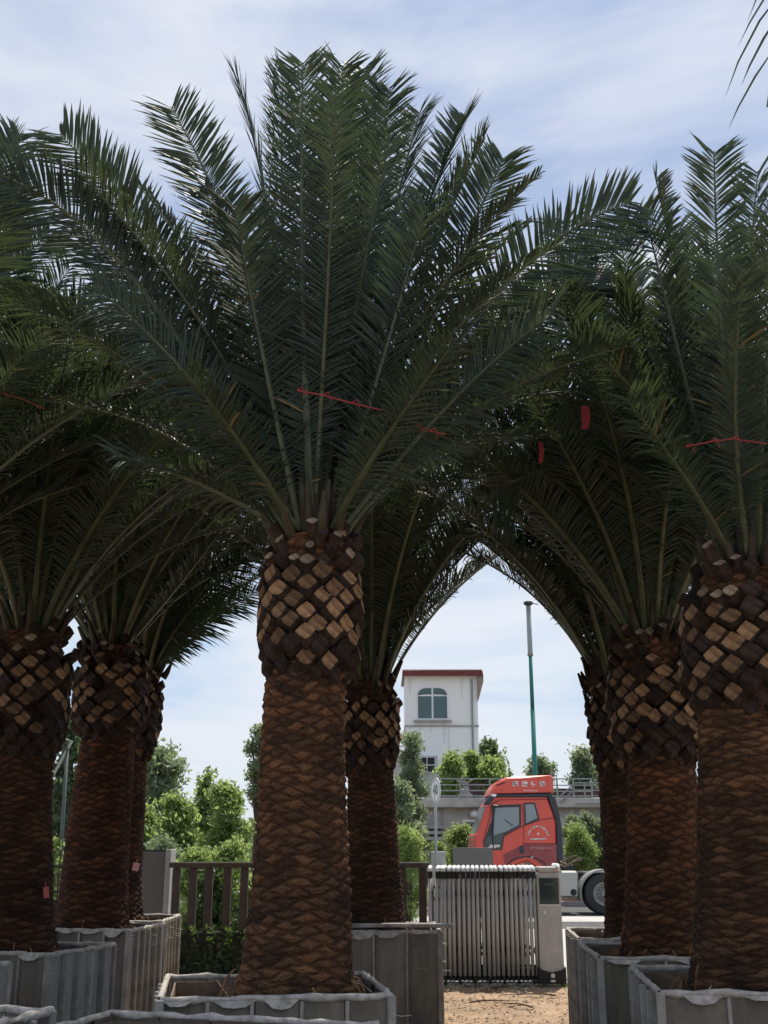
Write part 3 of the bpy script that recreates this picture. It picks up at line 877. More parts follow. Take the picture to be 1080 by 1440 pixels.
palm('rightmost date palm, broad trunk cut by the right edge', (1056, 1385), 7.4, (1048, 1000), (1050, 800), .85, .61, .78,
     nfr=54, emin=32, seed=7, rot=.8, shaded=0.16, tint=(.90, .92, .92), nb_around=12, Lsc=.84, azlim=lambda a, e: not ((-3.1 < a < -.3 or a > 2.3) and e < 84),
     heroes=[((1018, 500), (1004, 212), 7.0, 6.8, H(LL=.36, vang=12, nh=(0, -1, .2))),
             ((1050, 520), (1066, 240), 8.0, 8.2, H(LL=.40)),
             ((975, 500), (922, 250), 7.6, 7.8, H(LL=.24, vang=50)),
             ((965, 540), (905, 290), 7.2, 7.2, H(LL=.36)),
             ((960, 600), (860, 400), 7.5, 7.6, H(LL=.40, droop=.3)),
             ((930, 600), (800, 470), 7.1, 6.8, H(LL=.40, droop=.3)),
             ((985, 560), (950, 320), 8.2, 8.6, H(LL=.40)),
             ((1075, 560), (1105, 290), 6.9, 6.7, H(LL=.38, nh=(0, -1, .2))),
             ((975, 690), (880, 560), 6.9, 6.4, H(LL=.34, droop=.3)),
             ((1035, 600), (1045, 380), 6.8, 6.4, H(LL=.32, nh=(0, -1, .3)))])
palm('thin dark date palm at the far end of the right row, ragged top', (895, 1300), 11.3, (880, 1088), (867, 950), .66, .50, .64,
     nfr=52, emin=36, seed=8, rot=.5, shaded=0.55, tint=(.5, .52, .54), nb_around=12, hi=False, ragged=22,
     heroes=[((765, 838), (694, 762), 11.0, 10.8, H(droop=.10, LL=.32)), ((740, 810), (640, 715), 11.2, 11.2, H(droop=.2)), ((770, 830), (700, 730), 11.4, 11.6, H(droop=.2)),
             ((790, 800), (730, 640), 11.2, 11.4, H(droop=.2))])
palm('date palm whose crown leans in from beyond the left edge', (-170, 1350), 7.9, (-165, 1000), (-160, 800), .78, .58, .74,
     nfr=54, emin=26, Lsc=.86, seed=9, rot=.1, nb_around=12, hi=False,
     heroes=[((-70, 420), (28, 188), 7.8, 7.9, H(LL=.40, nh=(.2, -1, .1), vang=8)), ((-60, 500), (70, 330), 8.2, 8.4, H(LL=.42, nh=(.2, -1, .1), vang=8)), ((-40, 520), (20, 270), 8.4, 8.8, H(LL=.42, nh=(.2, -1, .1), vang=8)), ((10, 560), (120, 420), 7.8, 7.8, H(droop=.3))])
palm('near date palm beyond the right edge, one frond tip in the top right corner', (1480, 1400), 4.9, (1480, 900), (1480, 620), .78, .58, .74,
     nfr=14, emin=50, seed=10, rot=0, nb_around=12, hi=False, azlim=lambda a, e: abs(a) < 1.0,
     heroes=[((1215, -190), (1079, 150), 4.6, 3.9, H(LL=.42, vang=0, droop=.35, n=30, wid=.012, rb=.012))])

# ---- strings tied round the crowns
def string(label, pts, D, r=.006, knots=3, m='red_cloth'):
    mb = MB(); q = [P(x, y, D_) for (x, y), D_ in zip(pts, D)]
    mb.tube(q, r*.6, 6)
    for i in range(knots):
        c = q[i % len(q)]
        mb.tube([c, c+Vector((.03, -.01, .02)), c+Vector((.05, 0, -.04))], [.006, .003, .002], 5)
    tag(mb.build('tie_string', M[m]), label, 'string', 'strings tied round the palm crowns')
string('red string tied across the fronds of the central palm', [(418, 549), (455, 556), (495, 567), (546, 579)], [6.3, 6.25, 6.25, 6.3], .008)
string('short red string right of the central palm stalks, below the other', [(585, 600), (605, 606), (628, 611)], [6.5, 6.4, 6.4], .006, 2)
string('red string tied across the fronds of the rightmost palm', [(965, 628), (1000, 621), (1030, 617), (1078, 624)], [6.5, 6.4, 6.4, 6.5], .007)
string('faint red string in the dark crown at the left edge', [(0, 552), (30, 560), (62, 575)], [7.0, 7.0, 7.0], .004, 1)
def ribbon(label, x, y0, y1, D, wpx):
    mb = MB(); a = P(x-wpx/2, y0, D); b = P(x+wpx/2, y0, D); c = P(x+wpx/2, y1, D); d = P(x-wpx/3, y1+2, D)
    mid1 = (a+d)/2+Vector((0, -.03, 0)); mid2 = (b+c)/2+Vector((.01, -.03, 0)); e = Vector((0, .006, 0))
    mb.add([a, b, mid2, c, d, mid1, a+e, b+e, mid2+e, c+e, d+e, mid1+e],
           [(0, 5, 2, 1), (5, 4, 3, 2), (6, 7, 8, 11), (11, 8, 9, 10), (0, 1, 7, 6), (1, 2, 8, 7), (2, 3, 9, 8), (3, 4, 10, 9), (4, 5, 11, 10), (5, 0, 6, 11)])
    tag(mb.build('ribbon', M['red_cloth']), label, 'ribbon', 'red ribbons in the crowns')
ribbon('red ribbon hanging in the crowns of the right row', 822, 571, 602, 8.0, 11)
ribbon('small dark red ribbon hanging left of the larger one', 760, 622, 650, 8.2, 6)
def label_card(label, x, y, wpx, hpx, D, m, rz):
    t = P(x, y, D); s = D/1640
    mb = MB(); mb.box(-wpx*s/2, -.002, -hpx*s/2, wpx*s/2, .002, hpx*s/2); mb.box(-.003, -.004, hpx*s/2, .003, 0, hpx*s/2+.04)
    o = mb.build('paper_tag', M[m]); o.location = t; o.rotation_euler = (0, rz, 0)
    tag(o, label, 'tag')
label_card('pink paper tag on the slim palm trunk near the grey pillar', 191, 1219, 9, 11, 13.45, 'pink_label', .2)
label_card('red paper tag on the right side of the leftmost trunk', 65, 1255, 8, 15, 9.28, 'red_label', -.15)

# ------------------------------------------------------------------ fence and gate
def fence(label, x0, x1, y, pickets, pw, top=1.49, plinth=.60):
    f = thing('fence', label, 'fence', (x0, y, 0))
    L_ = x1-x0
    mb = MB(); mb.box(0, -.11, 0, L_, .11, plinth, bev=.02)
    mb.build('plinth', M['wall_dark'], f)
    mb = MB(); mb.box(-.03, -.06, top-.075, L_+.03, .06, top, bev=.012); mb.build('top_rail', M['brown_rail'], f)
    pm_ = MB().box(-pw/2, -.045, plinth, pw/2, .045, top-.076, bev=.01).build('picket', M['brown_rail'], f)
    pm_.location = (pickets[0]-x0, 0, 0)
    for p in pickets[1:]:
        o = link('picket', pm_.data, f); o.location = (p-x0, 0, 0)
    return f
yF = 15.8
px2x = lambda x, y, D: P(x, y, D).x
pk = [px2x(v, 1260, yF) for v in (247, 270.5, 293, 319, 343, 367, 391, 415, 439, 463, 487, 511, 535, 566, 594.5)]
fence('brown picket railing on a mossy plinth behind the palms', px2x(242, 1212, yF), px2x(601, 1212, yF), yF, pk, .105)
# jagged ivy-like litter along the plinth top
rs = np.random.RandomState(9); V = []; F = []
for i in range(330):
    x = rs.uniform(px2x(242, 1300, 15.6), px2x(360, 1300, 15.6)); z = rs.uniform(.05, .68); y = 15.66 - rs.rand()*.05
    s = rs.uniform(.02, .06); b = len(V); a = rs.uniform(0, PI)
    V += [(x-s*math.cos(a), y, z-s*math.sin(a)), (x+s*.4, y-.03*rs.rand(), z-s*.4), (x+s*math.cos(a), y-.04*rs.rand(), z+s*math.sin(a)), (x-s*.4, y, z+s*.4)]
    F.append((b, b+1, b+2, b+3))
o = link('creeper', meshnp('creeper', V, F, M['hedge'])); tag(o, 'low creeper leaves growing over the mossy fence plinth', 'creeper', kind='stuff')

c = P(197, 1195, 16.0); d = P(241, 1195, 16.0)
pl = thing('gate_pillar', 'square dark grey pillar with a pale edge left of the brown railing', 'pillar', (c.x, 16.0, 0))
wd = d.x-c.x
MB().box(0, 0, 0, wd-.075, .35, 1.62, bev=.01).build('face_panel', M['grey_panel'], pl)
MB().box(wd-.074, -.015, 0, wd, .36, 1.66, bev=.008).build('edge_strip', M['concrete'], pl)
MB().box(-.02, .02, 1.622, wd-.078, .33, 1.65).build('cap', M['dark'], pl)

ir = thing('iron_fence', 'black iron railing seen between the two left palm trunks', 'railing', (px2x(40, 1200, 17), 17.0, 0))
wI = px2x(120, 1200, 17)-px2x(40, 1200, 17)
for z in (.35, 1.05, 1.40): MB().box(0, -.012, z, wI, .012, z+.03).build('rail', M['iron'], ir)
bm = MB().tube([(0, 0, 0), (0, 0, 1.55), (0, 0, 1.68)], [.010, .010, .001], 5).build('bar', M['iron'], ir)
for k in range(1, 9):
    o = link('bar', bm.data, ir); o.location = (wI*k/9, .025, 0)
MB().box(0, .06, 0, wI, .14, .95).build('back_board', M['wall_dark'], ir)

# sliding (concertina) gate
gx0, gx1 = px2x(604, 1300, 15.4), px2x(757, 1300, 15.4)
gate = thing('sliding_gate', 'grey steel concertina gate folded up with white-tipped hoops', 'gate', (gx0, 15.15, 0), 0)
NG = 23
pf = MB()
pitch = (gx1-gx0)/NG
zt = 1.335
fm = MB()
fm.tube([(0, 0, .10), (0, 0, zt)], .0225, 8)
fm.cur = 1
fm.tube([(.036, .50, .10), (.036, .50, zt)], .0225, 8)
fm.tube([(.036, .22, .10), (.036, .22, zt-.06)], .020, 6)
fm.cur = 0
fm.tube([(0, 0, .18), (.035, .5, .18)], .012, 6)
hoop_me = None
first = {}
for i in range(NG):
    x = i*pitch
    dx = .0
    if i == 0:
        a = fm.build('pole_frame', [M['steel'], M['steel_dark']], gate, smooth=True); first['a'] = a
        h = MB(); h.tube([(0, -.01, zt+.04), (0, .03, zt+.085), (.017, .22, zt+.098), (.033, .46, zt+.092), (.035, .51, zt+.04)], .025, 8)
        first['h'] = h.build('top_hoop', M['white'], gate, smooth=True)
        j = MB(); j.box(-.024, -.026, zt-.045, .024, .026, zt+.045, bev=.006); j.box(.012, .474, zt-.045, .058, .526, zt+.045, bev=.006)
        j.tube([(0, 0, .07), (0, 0, .115)], .026, 8)
        first['j'] = j.build('joint', M['black'], gate)
    else:
        for key, nm in (('a', 'pole_frame'), ('h', 'top_hoop'), ('j', 'joint')):
            o = link(nm, first[key].data, gate)
            o.location = (x + rnd.uniform(-.006, .006), 0, 0)
            o.rotation_euler = (0, rnd.uniform(-.004, .004) + (.03-.03*i/NG if i < 3 else 0), -.06+.12*(i/NG) )
lat = MB()
for i in range(NG-1):
    for z0_, z1_ in ((.30, .52), (.52, .30), (1.02, 1.20), (1.20, 1.02)):
        lat.tube([(i*pitch, .05, z0_), ((i+1)*pitch, .05, z1_)], .007, 5)
tag(lat.build('scissor_link', M['black'], gate), kind='stuff')
wh = MB()
for i in range(0, NG, 3):
    for y in (-.02, .5):
        wh.tube([(i*pitch-.01, y, .05), (i*pitch+.02, y, .05)], .045, 10)
wh.build('castor', M['black'], gate)
bs = MB(); bs.box(0, .20, .05, gx1-gx0, .24, .12); bs.build('bottom_rail', M['black'], gate)
MB().box(0, .30, .06, gx1-gx0, .312, .22).build('dark_gap_strip', M['black'], gate)  # added black strip that darkens the gaps at the gate foot

hu0, hu1 = px2x(757, 1300, 15.1), px2x(791, 1300, 15.1)
hw = hu1-hu0
hd = thing('gate_motor_unit', 'upright grey gate motor cabinet with a dark display at the top', 'gate motor', (hu0, 15.1, 0))
prof = [(.0, .20), (.03, .17), (hw/2, .145), (hw-.03, .17), (hw, .20), (hw-.004, 1.33), (hw-.02, 1.37), (.02, 1.37), (.004, 1.33)]
MB().prism(prof, 0, .42, bev=.015).build('cabinet', M['steel'], hd)
MB().box(.03, -.012, .98, hw-.03, -.001, 1.30, bev=.004).build('display', M['dark_glass'], hd)
MB().box(.018, -.008, .955, hw-.018, -.0005, .976).build('trim', M['steel_light'], hd)
MB().box(.03, .0, 1.372, hw-.05, .36, 1.44, bev=.012).build('top_housing', M['steel'], hd)
mb = MB(); mb.tube([(hw-.02, -.015, 1.40), (hw-.02, .06, 1.455), (hw-.03, .38, 1.455)], .024, 8); mb.build('end_hoop', M['white'], hd, smooth=True)
MB().prism([(-.03, .03), (hw+.02, .03), (hw+.02, .22), (hw-.03, .19), (hw/2, .16), (.03, .19), (-.03, .22)], -.03, .44, bev=.012).build('base_skirt', M['black'], hd)
for x in (.03, hw-.05):
    MB().tube([(x, .02, .055), (x+.03, .02, .055)], .055, 14).build('wheel', M['tyre'], hd)
mb = MB(); mb.tube([(hw/2, -.045, .125), (hw/2, -.03, .125)], .028, 14); mb.build('sensor_lamp', M['steel_light'], hd)
MB().box(hw/2-.03, -.04, .05, hw/2+.03, -.031, .075).build('badge', M['white'], hd)
MB().box(.075, -.006, .86, .10, -.0005, .895).build('indicator', M['white'], hd)
dotm = mat('pale_lettering_on_steel', (.50, .50, .48), .6)

# lettering
fnt = None
try:
    import os
    fp = os.path.join(bpy.utils.resource_path('LOCAL'), 'datafiles', 'fonts', 'Noto Sans CJK Regular.woff2')
    if os.path.exists(fp): fnt = bpy.data.fonts.load(fp)
except Exception: fnt = None
def text(name, s, size, m, parent, loc, rot=(PI/2, 0, 0), align='CENTER', bold=.0, shear=0, sx=1, fit=None):
    cu = bpy.data.curves.new(name, 'FONT')
    cu.body = s; cu.size = size; cu.align_x = align; cu.align_y = 'CENTER'; cu.offset = bold; cu.shear = shear
    cu.resolution_u = 2
    if fnt: cu.font = fnt
    t = bpy.data.objects.new('tmp', cu); COL.objects.link(t)
    dg = bpy.context.evaluated_depsgraph_get()
    me = bpy.data.meshes.new_from_object(t.evaluated_get(dg))
    bpy.data.objects.remove(t)
    me.materials.clear(); me.materials.append(m)
    o = link(name, me, parent); o.location = loc; o.rotation_euler = rot; o.scale = (sx, 1, 1)
    if fit and len(me.vertices):
        xs_ = [v.co.x for v in me.vertices]; ys_ = [v.co.y for v in me.vertices]
        cx0 = (min(xs_)+max(xs_))/2; cy0 = (min(ys_)+max(ys_))/2
        for v in me.vertices: v.co.x -= cx0; v.co.y -= cy0
        o.scale = (fit[0]/max(1e-6, max(xs_)-min(xs_)), fit[1]/max(1e-6, max(ys_)-min(ys_)), 1)
    return o
text('lettering', '电动门', .062, dotm, hd, (hw/2, -.004, .79), bold=.002, fit=(.13, .045))
text('display_text', '欢迎光临', .045, M['sign_grey'], hd, (hw/2, -.016, 1.22), fit=(.12, .028))

# grey board standing beyond the gate
c = P(637, 1193, 22); d = P(693, 1193, 22)
bo = thing('grey_board', 'plain dark grey board standing between the gate and the truck', 'board', (c.x, 22, 0))
MB().box(0, 0, .55, d.x-c.x, .05, CAMH + .04, bev=.006).build('board', M['grey_panel'], bo)
for x in (.08, d.x-c.x-.12): MB().box(x, .052, .01, x+.05, .10, 1.5).build('post', M['lamp_grey'], bo)
c = P(607, 1195, 26.5); d = P(627, 1195, 26.5)
o = MB().box(c.x, 26.5, .0, d.x, 26.9, P(0, 1197, 26.5).z, bev=.02).build('concrete_block', M['concrete'])
tag(o, 'pale concrete block at the foot of the speed limit sign', 'block')

# ------------------------------------------------------------------ truck
YT = 31.0
tr = thing('truck', 'red tractor truck parked on the road, facing left', 'truck', (P(852, 1284, YT).x, YT, 0))
tx0 = tr.location.x
def T(zx, zy):
    p = P(660 + zx*140/1080, 1080 + zy*150/1157, YT); return (p.x - tx0, p.z)
def TP(*pts): return [T(*p) for p in pts]
Wd = 2.35
cab = TP((55, 880), (60, 725), (90, 690), (190, 400), (235, 318), (845, 318), (905, 470), (940, 580), (955, 1100), (955, 1240), (820, 1240), (760, 1090), (640, 1010), (500, 1060), (400, 1240), (60, 1240))
MB().prism(cab[::-1] if False else cab, .0, Wd, bev=.05).build('cab', M['red_paint'], tr)
df = TP((228, 285), (245, 235), (275, 185), (318, 135), (400, 100), (600, 84), (895, 72), (915, 95), (920, 270))
MB().prism(df, .08, Wd-.08, bev=.08).build('roof_fairing', M['red_paint'], tr)
MB().prism(TP((250, 312), (250, 288), (900, 276), (850, 314)), .06, Wd-.06).build('roof_gap', M['dark'], tr)
MB().prism(TP((852, 300), (925, 296), (960, 420), (1003, 640), (1020, 1005), (958, 1010), (944, 590), (905, 460)), -.015, Wd+.015, bev=.02).build('side_deflector', M['dark'], tr)
# door with window
door = TP((172, 885), (165, 790), (245, 560), (262, 395), (570, 385), (575, 640), (380, 735), (352, 885))
o = MB().prism(TP((168, 890), (160, 788), (240, 560), (240, 405), (560, 392), (562, 630), (372, 735), (350, 890)), -.008, .02).build('door', M['dark'], tr)
g = MB().prism(TP((262, 700), (268, 560), (285, 432), (538, 424), (540, 615), (400, 690), (262, 730)), -.016, -.007).build('window', M['truck_glass'], o)
MB().tube([(*T(380, 560)[:1], -.020, T(380, 560)[1]), (T(470, 625)[0], -.020, T(470, 625)[1])], .012, 5).build('steering_column', M['dark'], o)
MB().prism(TP((176, 878), (172, 800), (200, 740), (262, 735), (395, 698), (364, 735), (344, 878)), -.015, -.007).build('lower_pane', M['dark_glass'], o)
MB().prism(TP((590, 378), (712, 374), (762, 555), (600, 625)), -.008, .02).build('quarter_window_seal', M['dark'], tr)
MB().prism(TP((608, 395), (700, 390), (738, 545), (616, 600)), -.016, -.007).build('quarter_window', M['truck_glass'], tr)
MB().prism(TP((92, 700), (72, 705), (176, 410), (192, 410)), .15, Wd-.15).build('windscreen', M['truck_glass'], tr)
MB().prism(TP((540, 850), (590, 845), (592, 925), (545, 930)), -.012, .01).build('door_handle', M['dark'], tr)
# seams, folded lines
def seam(pts, name='seam', r=.008, m='maroon'):
    q = [Vector((T(*p)[0], -.004, T(*p)[1])) for p in pts]
    MB().tube(q, r, 4).build(name, M[m], tr)
seam([(352, 885), (375, 740), (590, 628), (780, 560), (940, 540)])
seam([(590, 640), (590, 820), (945, 822)])
seam([(575, 385), (590, 640)])
arc = [(620 + 245*math.cos(a), 1150 - 190*math.sin(a)) for a in np.linspace(.2, PI-.2, 12)]
seam(arc, 'wheel_arch_lip', .018, 'dark')
dust = mat('dusty_red_panel', (.34, .10, .10), .7, nscale=5, col2=(.26, .06, .06))
MB().prism(TP((365, 940), (590, 826), (950, 826), (952, 1100), (820, 1090), (700, 985), (600, 965), (470, 1010), (390, 1090)), -.0035, .01).build('dusty_lower_panel', dust, tr)
seam([(158, 886), (150, 780), (215, 560), (238, 400), (330, 345), (840, 342)])
MB().box(T(630, 0)[0], -.02, T(0, 975)[1], T(655, 0)[0], -.004, T(0, 962)[1]).build('marker_lamp', M['lettering'], tr)
MB().tube([(T(100, 0)[0], .3, T(0, 700)[1]), (T(150, 0)[0], .8, T(0, 520)[1])], .012, 5).build('wiper', M['black'], tr)
MB().tube([(T(240, 0)[0], -.03, T(0, 890)[1]), (T(225, 0)[0], -.035, T(0, 700)[1]), (T(250, 0)[0], -.03, T(0, 560)[1])], .012, 6).build('grab_rail', M['black'], tr)
MB().prism(TP((285, 180), (400, 150), (400, 158), (300, 192)), .074, .09).build('fairing_crease', M['maroon'], tr)
# mirror
mb = MB(); mb.prism(TP((138, 410), (155, 375), (215, 295), (262, 292), (285, 300), (250, 350), (215, 400)), -.32, -.10, bev=.03); mb.build('mirror', M['dark'], tr)
mb = MB(); mb.prism(TP((225, 300), (240, 288), (285, 292), (270, 318), (235, 315)), -.335, -.30, bev=.006)
mb.prism(TP((250, 405), (262, 398), (310, 404), (300, 412)), -.20, -.01); mb.build('mirror_bracket', M['white'], tr)
# steps, bumper, front wheel (behind the gate)
def wheel(x, z, r, y, w_, name='wheel'):
    n = 28
    pr = [(r*.55, .02), (r*.62, -.01), (r*.93, -.015), (r, .03), (r, w_-.03), (r*.93, w_)]
    V = []; F = []
    for i in range(n):
        a = 2*PI*i/n
        for rr_, yy in pr: V.append((math.cos(a)*rr_, yy, math.sin(a)*rr_))
    k = len(pr)
    for i in range(n):
        j = (i+1) % n
        for q in range(k-1): F.append((i*k+q, i*k+q+1, j*k+q+1, j*k+q))
    o = link(name, meshnp('wheel', V, F, M['tyre'], smooth=False), tr); o.location = (x, y, z)
    rm = MB()
    V = []; F = []
    pr = [(0.0, .0), (r*.16, -.005), (r*.2, .06), (r*.42, .09), (r*.46, .03), (r*.56, .01), (r*.57, .05)]
    for i in range(n):
        a = 2*PI*i/n
        for rr_, yy in pr[1:]: V.append((math.cos(a)*rr_, yy, math.sin(a)*rr_))
    k = len(pr)-1
    for i in range(n):
        j = (i+1) % n
        for q in range(k-1): F.append((i*k+q, i*k+q+1, j*k+q+1, j*k+q))
    F.append(tuple(i*k for i in range(n)))
    h = link('rim', meshnp('rim', V, F, M['rim_steel']), o)
    nb = MB()
    for i in range(10):
        a = 2*PI*i/10
        nb.tube([(math.cos(a)*r*.30, .02, math.sin(a)*r*.30), (math.cos(a)*r*.30, .09, math.sin(a)*r*.30)], .022, 6)
    nb.build('wheel_nut', M['dark'], o)
    return o
rw = P(852, 1254.5, YT)
wheel(0, .53, .53, .02, .6)
wheel(1.36, .53, .53, .02, .6)
fw = T(620, 1240)[0]
wheel(fw, .53, .53, .02, .35)
MB().prism([(T(60, 0)[0], .35), (T(250, 0)[0], .35), (T(250, 0)[0], 1.0), (T(60, 0)[0], 1.0)], .02, Wd-.02, bev=.03).build('bumper', M['grey_panel'], tr)
mb = MB(); mb.box(T(400, 0)[0], .75, .70, 2.3, .85, .95); mb.box(T(400, 0)[0], 1.55, .70, 2.3, 1.65, .95); mb.box(-.4, .85, .75, -.3, 1.55, .9); mb.build('chassis', M['dark'], tr)
ta, tb = P(790, 1226, YT), P(813, 1262, YT)
tk = MB().box(T(880, 0)[0], .05, tb.z, P(813.5, 1240, YT).x-tx0, .75, ta.z+.02, bev=.04).build('battery_box', M['alu'], tr)
q = P(807, 1255, YT); MB().tube([(q.x-tx0, .035, q.z), (q.x-tx0, .06, q.z)], .085, 14).build('filler_cap', M['black'], tk)
# mudguard over the drive wheel
mg = MB(); V = []; F = []
for i, a in enumerate(np.linspace(R(195), R(30), 18)):
    for y in (-.02, .62):
        V.append((math.cos(a)*.66, y, .53+math.sin(a)*.62)); V.append((math.cos(a)*.62, y, .53+math.sin(a)*.58))
for i in range(17):
    b = i*4
    F += [(b, b+4, b+5, b+1), (b+2, b+3, b+7, b+6), (b, b+2, b+6, b+4), (b+1, b+5, b+7, b+3)]
mg.add(V, F); mg.build('mudguard', M['rim_steel'], tr)
hs = MB()
for k, (dx, dz, y) in enumerate(((0, 0, .6), (.08, .05, .8), (-.05, .10, 1.0))):
    pts = []
    for zx, zy in ((905, 960), (960, 985), (1010, 1035), (1070, 1060), (1130, 1030), (1200, 985), (1260, 985)):
        p = T(zx, zy*.999); pts.append((p[0]+dx, y, p[1]+dz-.05))
    hs.tube(pts, .026, 6)
hs.build('air_hose', M['hose'], tr, smooth=True)
mb = MB(); mb.box(T(1025, 0)[0], .9, .98, T(1140, 0)[0], 1.5, 1.25, bev=.02); mb.box(-.45, .7, .96, .9, 1.7, 1.08, bev=.03); mb.build('fifth_wheel', M['dark'], tr)
mb = MB()
q = T(1075, 1130); mb.tube([(q[0], .1, .45), (q[0], .1, .95)], .05, 8); mb.tube([(q[0]+.12, .15, .55), (q[0]+.16, .15, .98)], .07, 8); mb.build('air_tank', M['dark'], tr)
for ch, zx in zip('通达物流', (505, 607, 702, 797)):
    p = T(zx, 172); text('lettering', ch, .2, M['lettering'], tr, (p[0], .072, p[1]), bold=.014, fit=(.175, .165))
p = T(665, 243); text('small_lettering', 'TONG DA WU LIU', .075, M['lettering'], tr, (p[0], .072, p[1]), bold=.001, fit=(.40, .035))
p = T(268, 852); text('model_lettering', 'J6 500', .15, M['lettering'], tr, (p[0], -.018, p[1]), bold=.006, shear=.3, fit=(.33, .10))
p = T(785, 870); text('lettering', '准牵引总质量40000kg', .085, mat('faded_lettering', (.50, .24, .22), .7), tr, (p[0], -.009, p[1]), bold=.001, fit=(.62, .07))
s_ = '鄂州市顺通达物流有限公司'
cx_, cz_ = T(748, 740)
for i, ch in enumerate(s_):
    a = R(168 - 156*i/(len(s_)-1)); r_ = .265
    o = text('lettering', ch, .085, M['lettering'], tr, (cx_+math.cos(a)*r_, -.009, cz_-.01+math.sin(a)*r_), rot=(PI/2, PI/2-a, 0), bold=.006, fit=(.055, .062))
text('lettering', '赣 C 1285 号', .07, M['lettering'], tr, (cx_, -.009, T(0, 770)[1]), bold=.005, fit=(.46, .055))
st = MB(); vs_ = []
for k in range(10):
    a = PI/2 + k*PI/5; r_ = .045 if k % 2 == 0 else .02
    vs_.append((cx_+math.cos(a)*r_, -.009, T(0, 712)[1]+math.sin(a)*r_))
vs_.append((cx_, -.009, T(0, 712)[1])); st.add(vs_, [(10, i, (i+1) % 10) for i in range(10)]); st.build('star_emblem', M['lettering'], tr)

# ------------------------------------------------------------------ sign, lamps, poles
sg = thing('speed_limit_sign', 'round white 40 speed limit sign on a thin grey pole', 'road sign', (P(613.5, 1215, 26).x, 26, 0))
zc = P(614, 1112, 26).z
MB().tube([(0, .035, 0), (0, .035, zc+.28)], .032, 10).build('pole', M['lamp_grey'], sg, smooth=True)
fc = MB(); n = 28
ring = [(math.cos(2*PI*i/n)*.29, 0, math.sin(2*PI*i/n)*.29) for i in range(n)]
fc.add([(x, y, z) for x, y, z in ring]+[(x, y+.012, z) for x, y, z in ring], [tuple(range(n)), tuple(range(2*n-1, n-1, -1))]+[(i, n+i, n+(i+1) % n, (i+1) % n) for i in range(n)])
f_ = fc.build('sign_face', M['white'], sg); f_.location = (0, -.03, zc); f_.rotation_euler = (0, 0, R(-70))
text('numerals', '40', .30, M['sign_grey'], f_, (0, -.004, .02), bold=.006, fit=(.30, .24))
rg = MB(); rg.add([(x*.98, -.0035, z*.98) for x, y, z in ring]+[(x*.82, -.0035, z*.82) for x, y, z in ring], [(i, (i+1) % n, n+(i+1) % n, n+i) for i in range(n)])
rg.build('sign_border', mat('faded_border', (.50, .47, .46), .6), f_)

gp = thing('green_pole', 'tall slim green pole with a grey lamp cap, behind the truck', 'pole', (P(753, 1090, 37).x, 37, 0))
zt_ = P(742, 842, 37).z; xt = P(742.5, 842, 37).x-gp.location.x
def gpt(z): return (xt*z/zt_, 0, z)
MB().tube([gpt(.1), gpt(zt_*.62)], [.085, .075], 12).build('lower_pole', M['green_paint'], gp, smooth=True)
MB().tube([gpt(zt_*.62), gpt(zt_*.81)], [.066, .062], 12).build('middle_pole', M['green_paint'], gp, smooth=True)
MB().tube([gpt(zt_*.80), gpt(zt_*.815), gpt(zt_*.975)], [.10, .085, .08], 12).build('upper_pole', M['lamp_grey'], gp, smooth=True)
mb = MB(); c = Vector(gpt(zt_*.975)); mb.tube([c, c+Vector((0, 0, .06)), c+Vector((0, 0, .13)), c+Vector((0, 0, .17))], [.08, .16, .16, .05], 12)
mb.tube([c+Vector((.1, 0, .10)), c+Vector((.34, 0, .05))], .018, 6); mb.build('lamp_cap', M['dark'], gp, smooth=True)

sl = thing('street_lamp', 'grey street lamp between the two left palm trunks', 'street lamp', (P(86, 1215, 24).x, 24, 0))
zt_ = P(92, 1048, 24).z; xt = P(95, 1048, 24).x-sl.location.x
MB().tube([(0, 0, 0), (xt, 0, zt_)], [.055, .035], 10).build('pole', M['pole_dark'], sl, smooth=True)
a = P(74, 1092, 24)-sl.location; b = P(101, 1042, 24)-sl.location
MB().tube([a, b, P(86, 1038, 24)-sl.location], [.03, .03, .025], 8).build('arm', M['lamp_grey'], sl, smooth=True)
lh = MB(); q = P(84, 1038, 24)-sl.location; lh.box(q.x-.35, -.09, q.z-.03, q.x+.05, .09, q.z+.05, bev=.02); lh.build('lamp_head', M['lamp_grey'], sl)

# green mesh fence glimpsed between the two right palms
gf = thing('green_mesh_fence', 'green steel mesh fence glimpsed between the two right trunks', 'fence', (P(960, 1150, 26).x, 26, 0))
wG = P(1060, 1150, 26).x-gf.location.x; zb, ztg = P(0, 1160, 26).z, P(0, 1106, 26).z
for x in (0, wG*.19, wG*.5, wG): MB().box(x-.035, -.03, 0, x+.035, .03, ztg, bev=.008).build('post', M['green_net'], gf)
for z in np.linspace(.3, ztg-.03, 9): MB().box(0, .032, z-.012, wG, .045, z+.012).build('rail', M['green_net'], gf)
mb = MB()
for x in np.arange(.05, wG, .07): mb.box(x-.006, .046, .1, x+.006, .055, ztg-.03)
mb.build('mesh_wire', M['green_net'], gf)

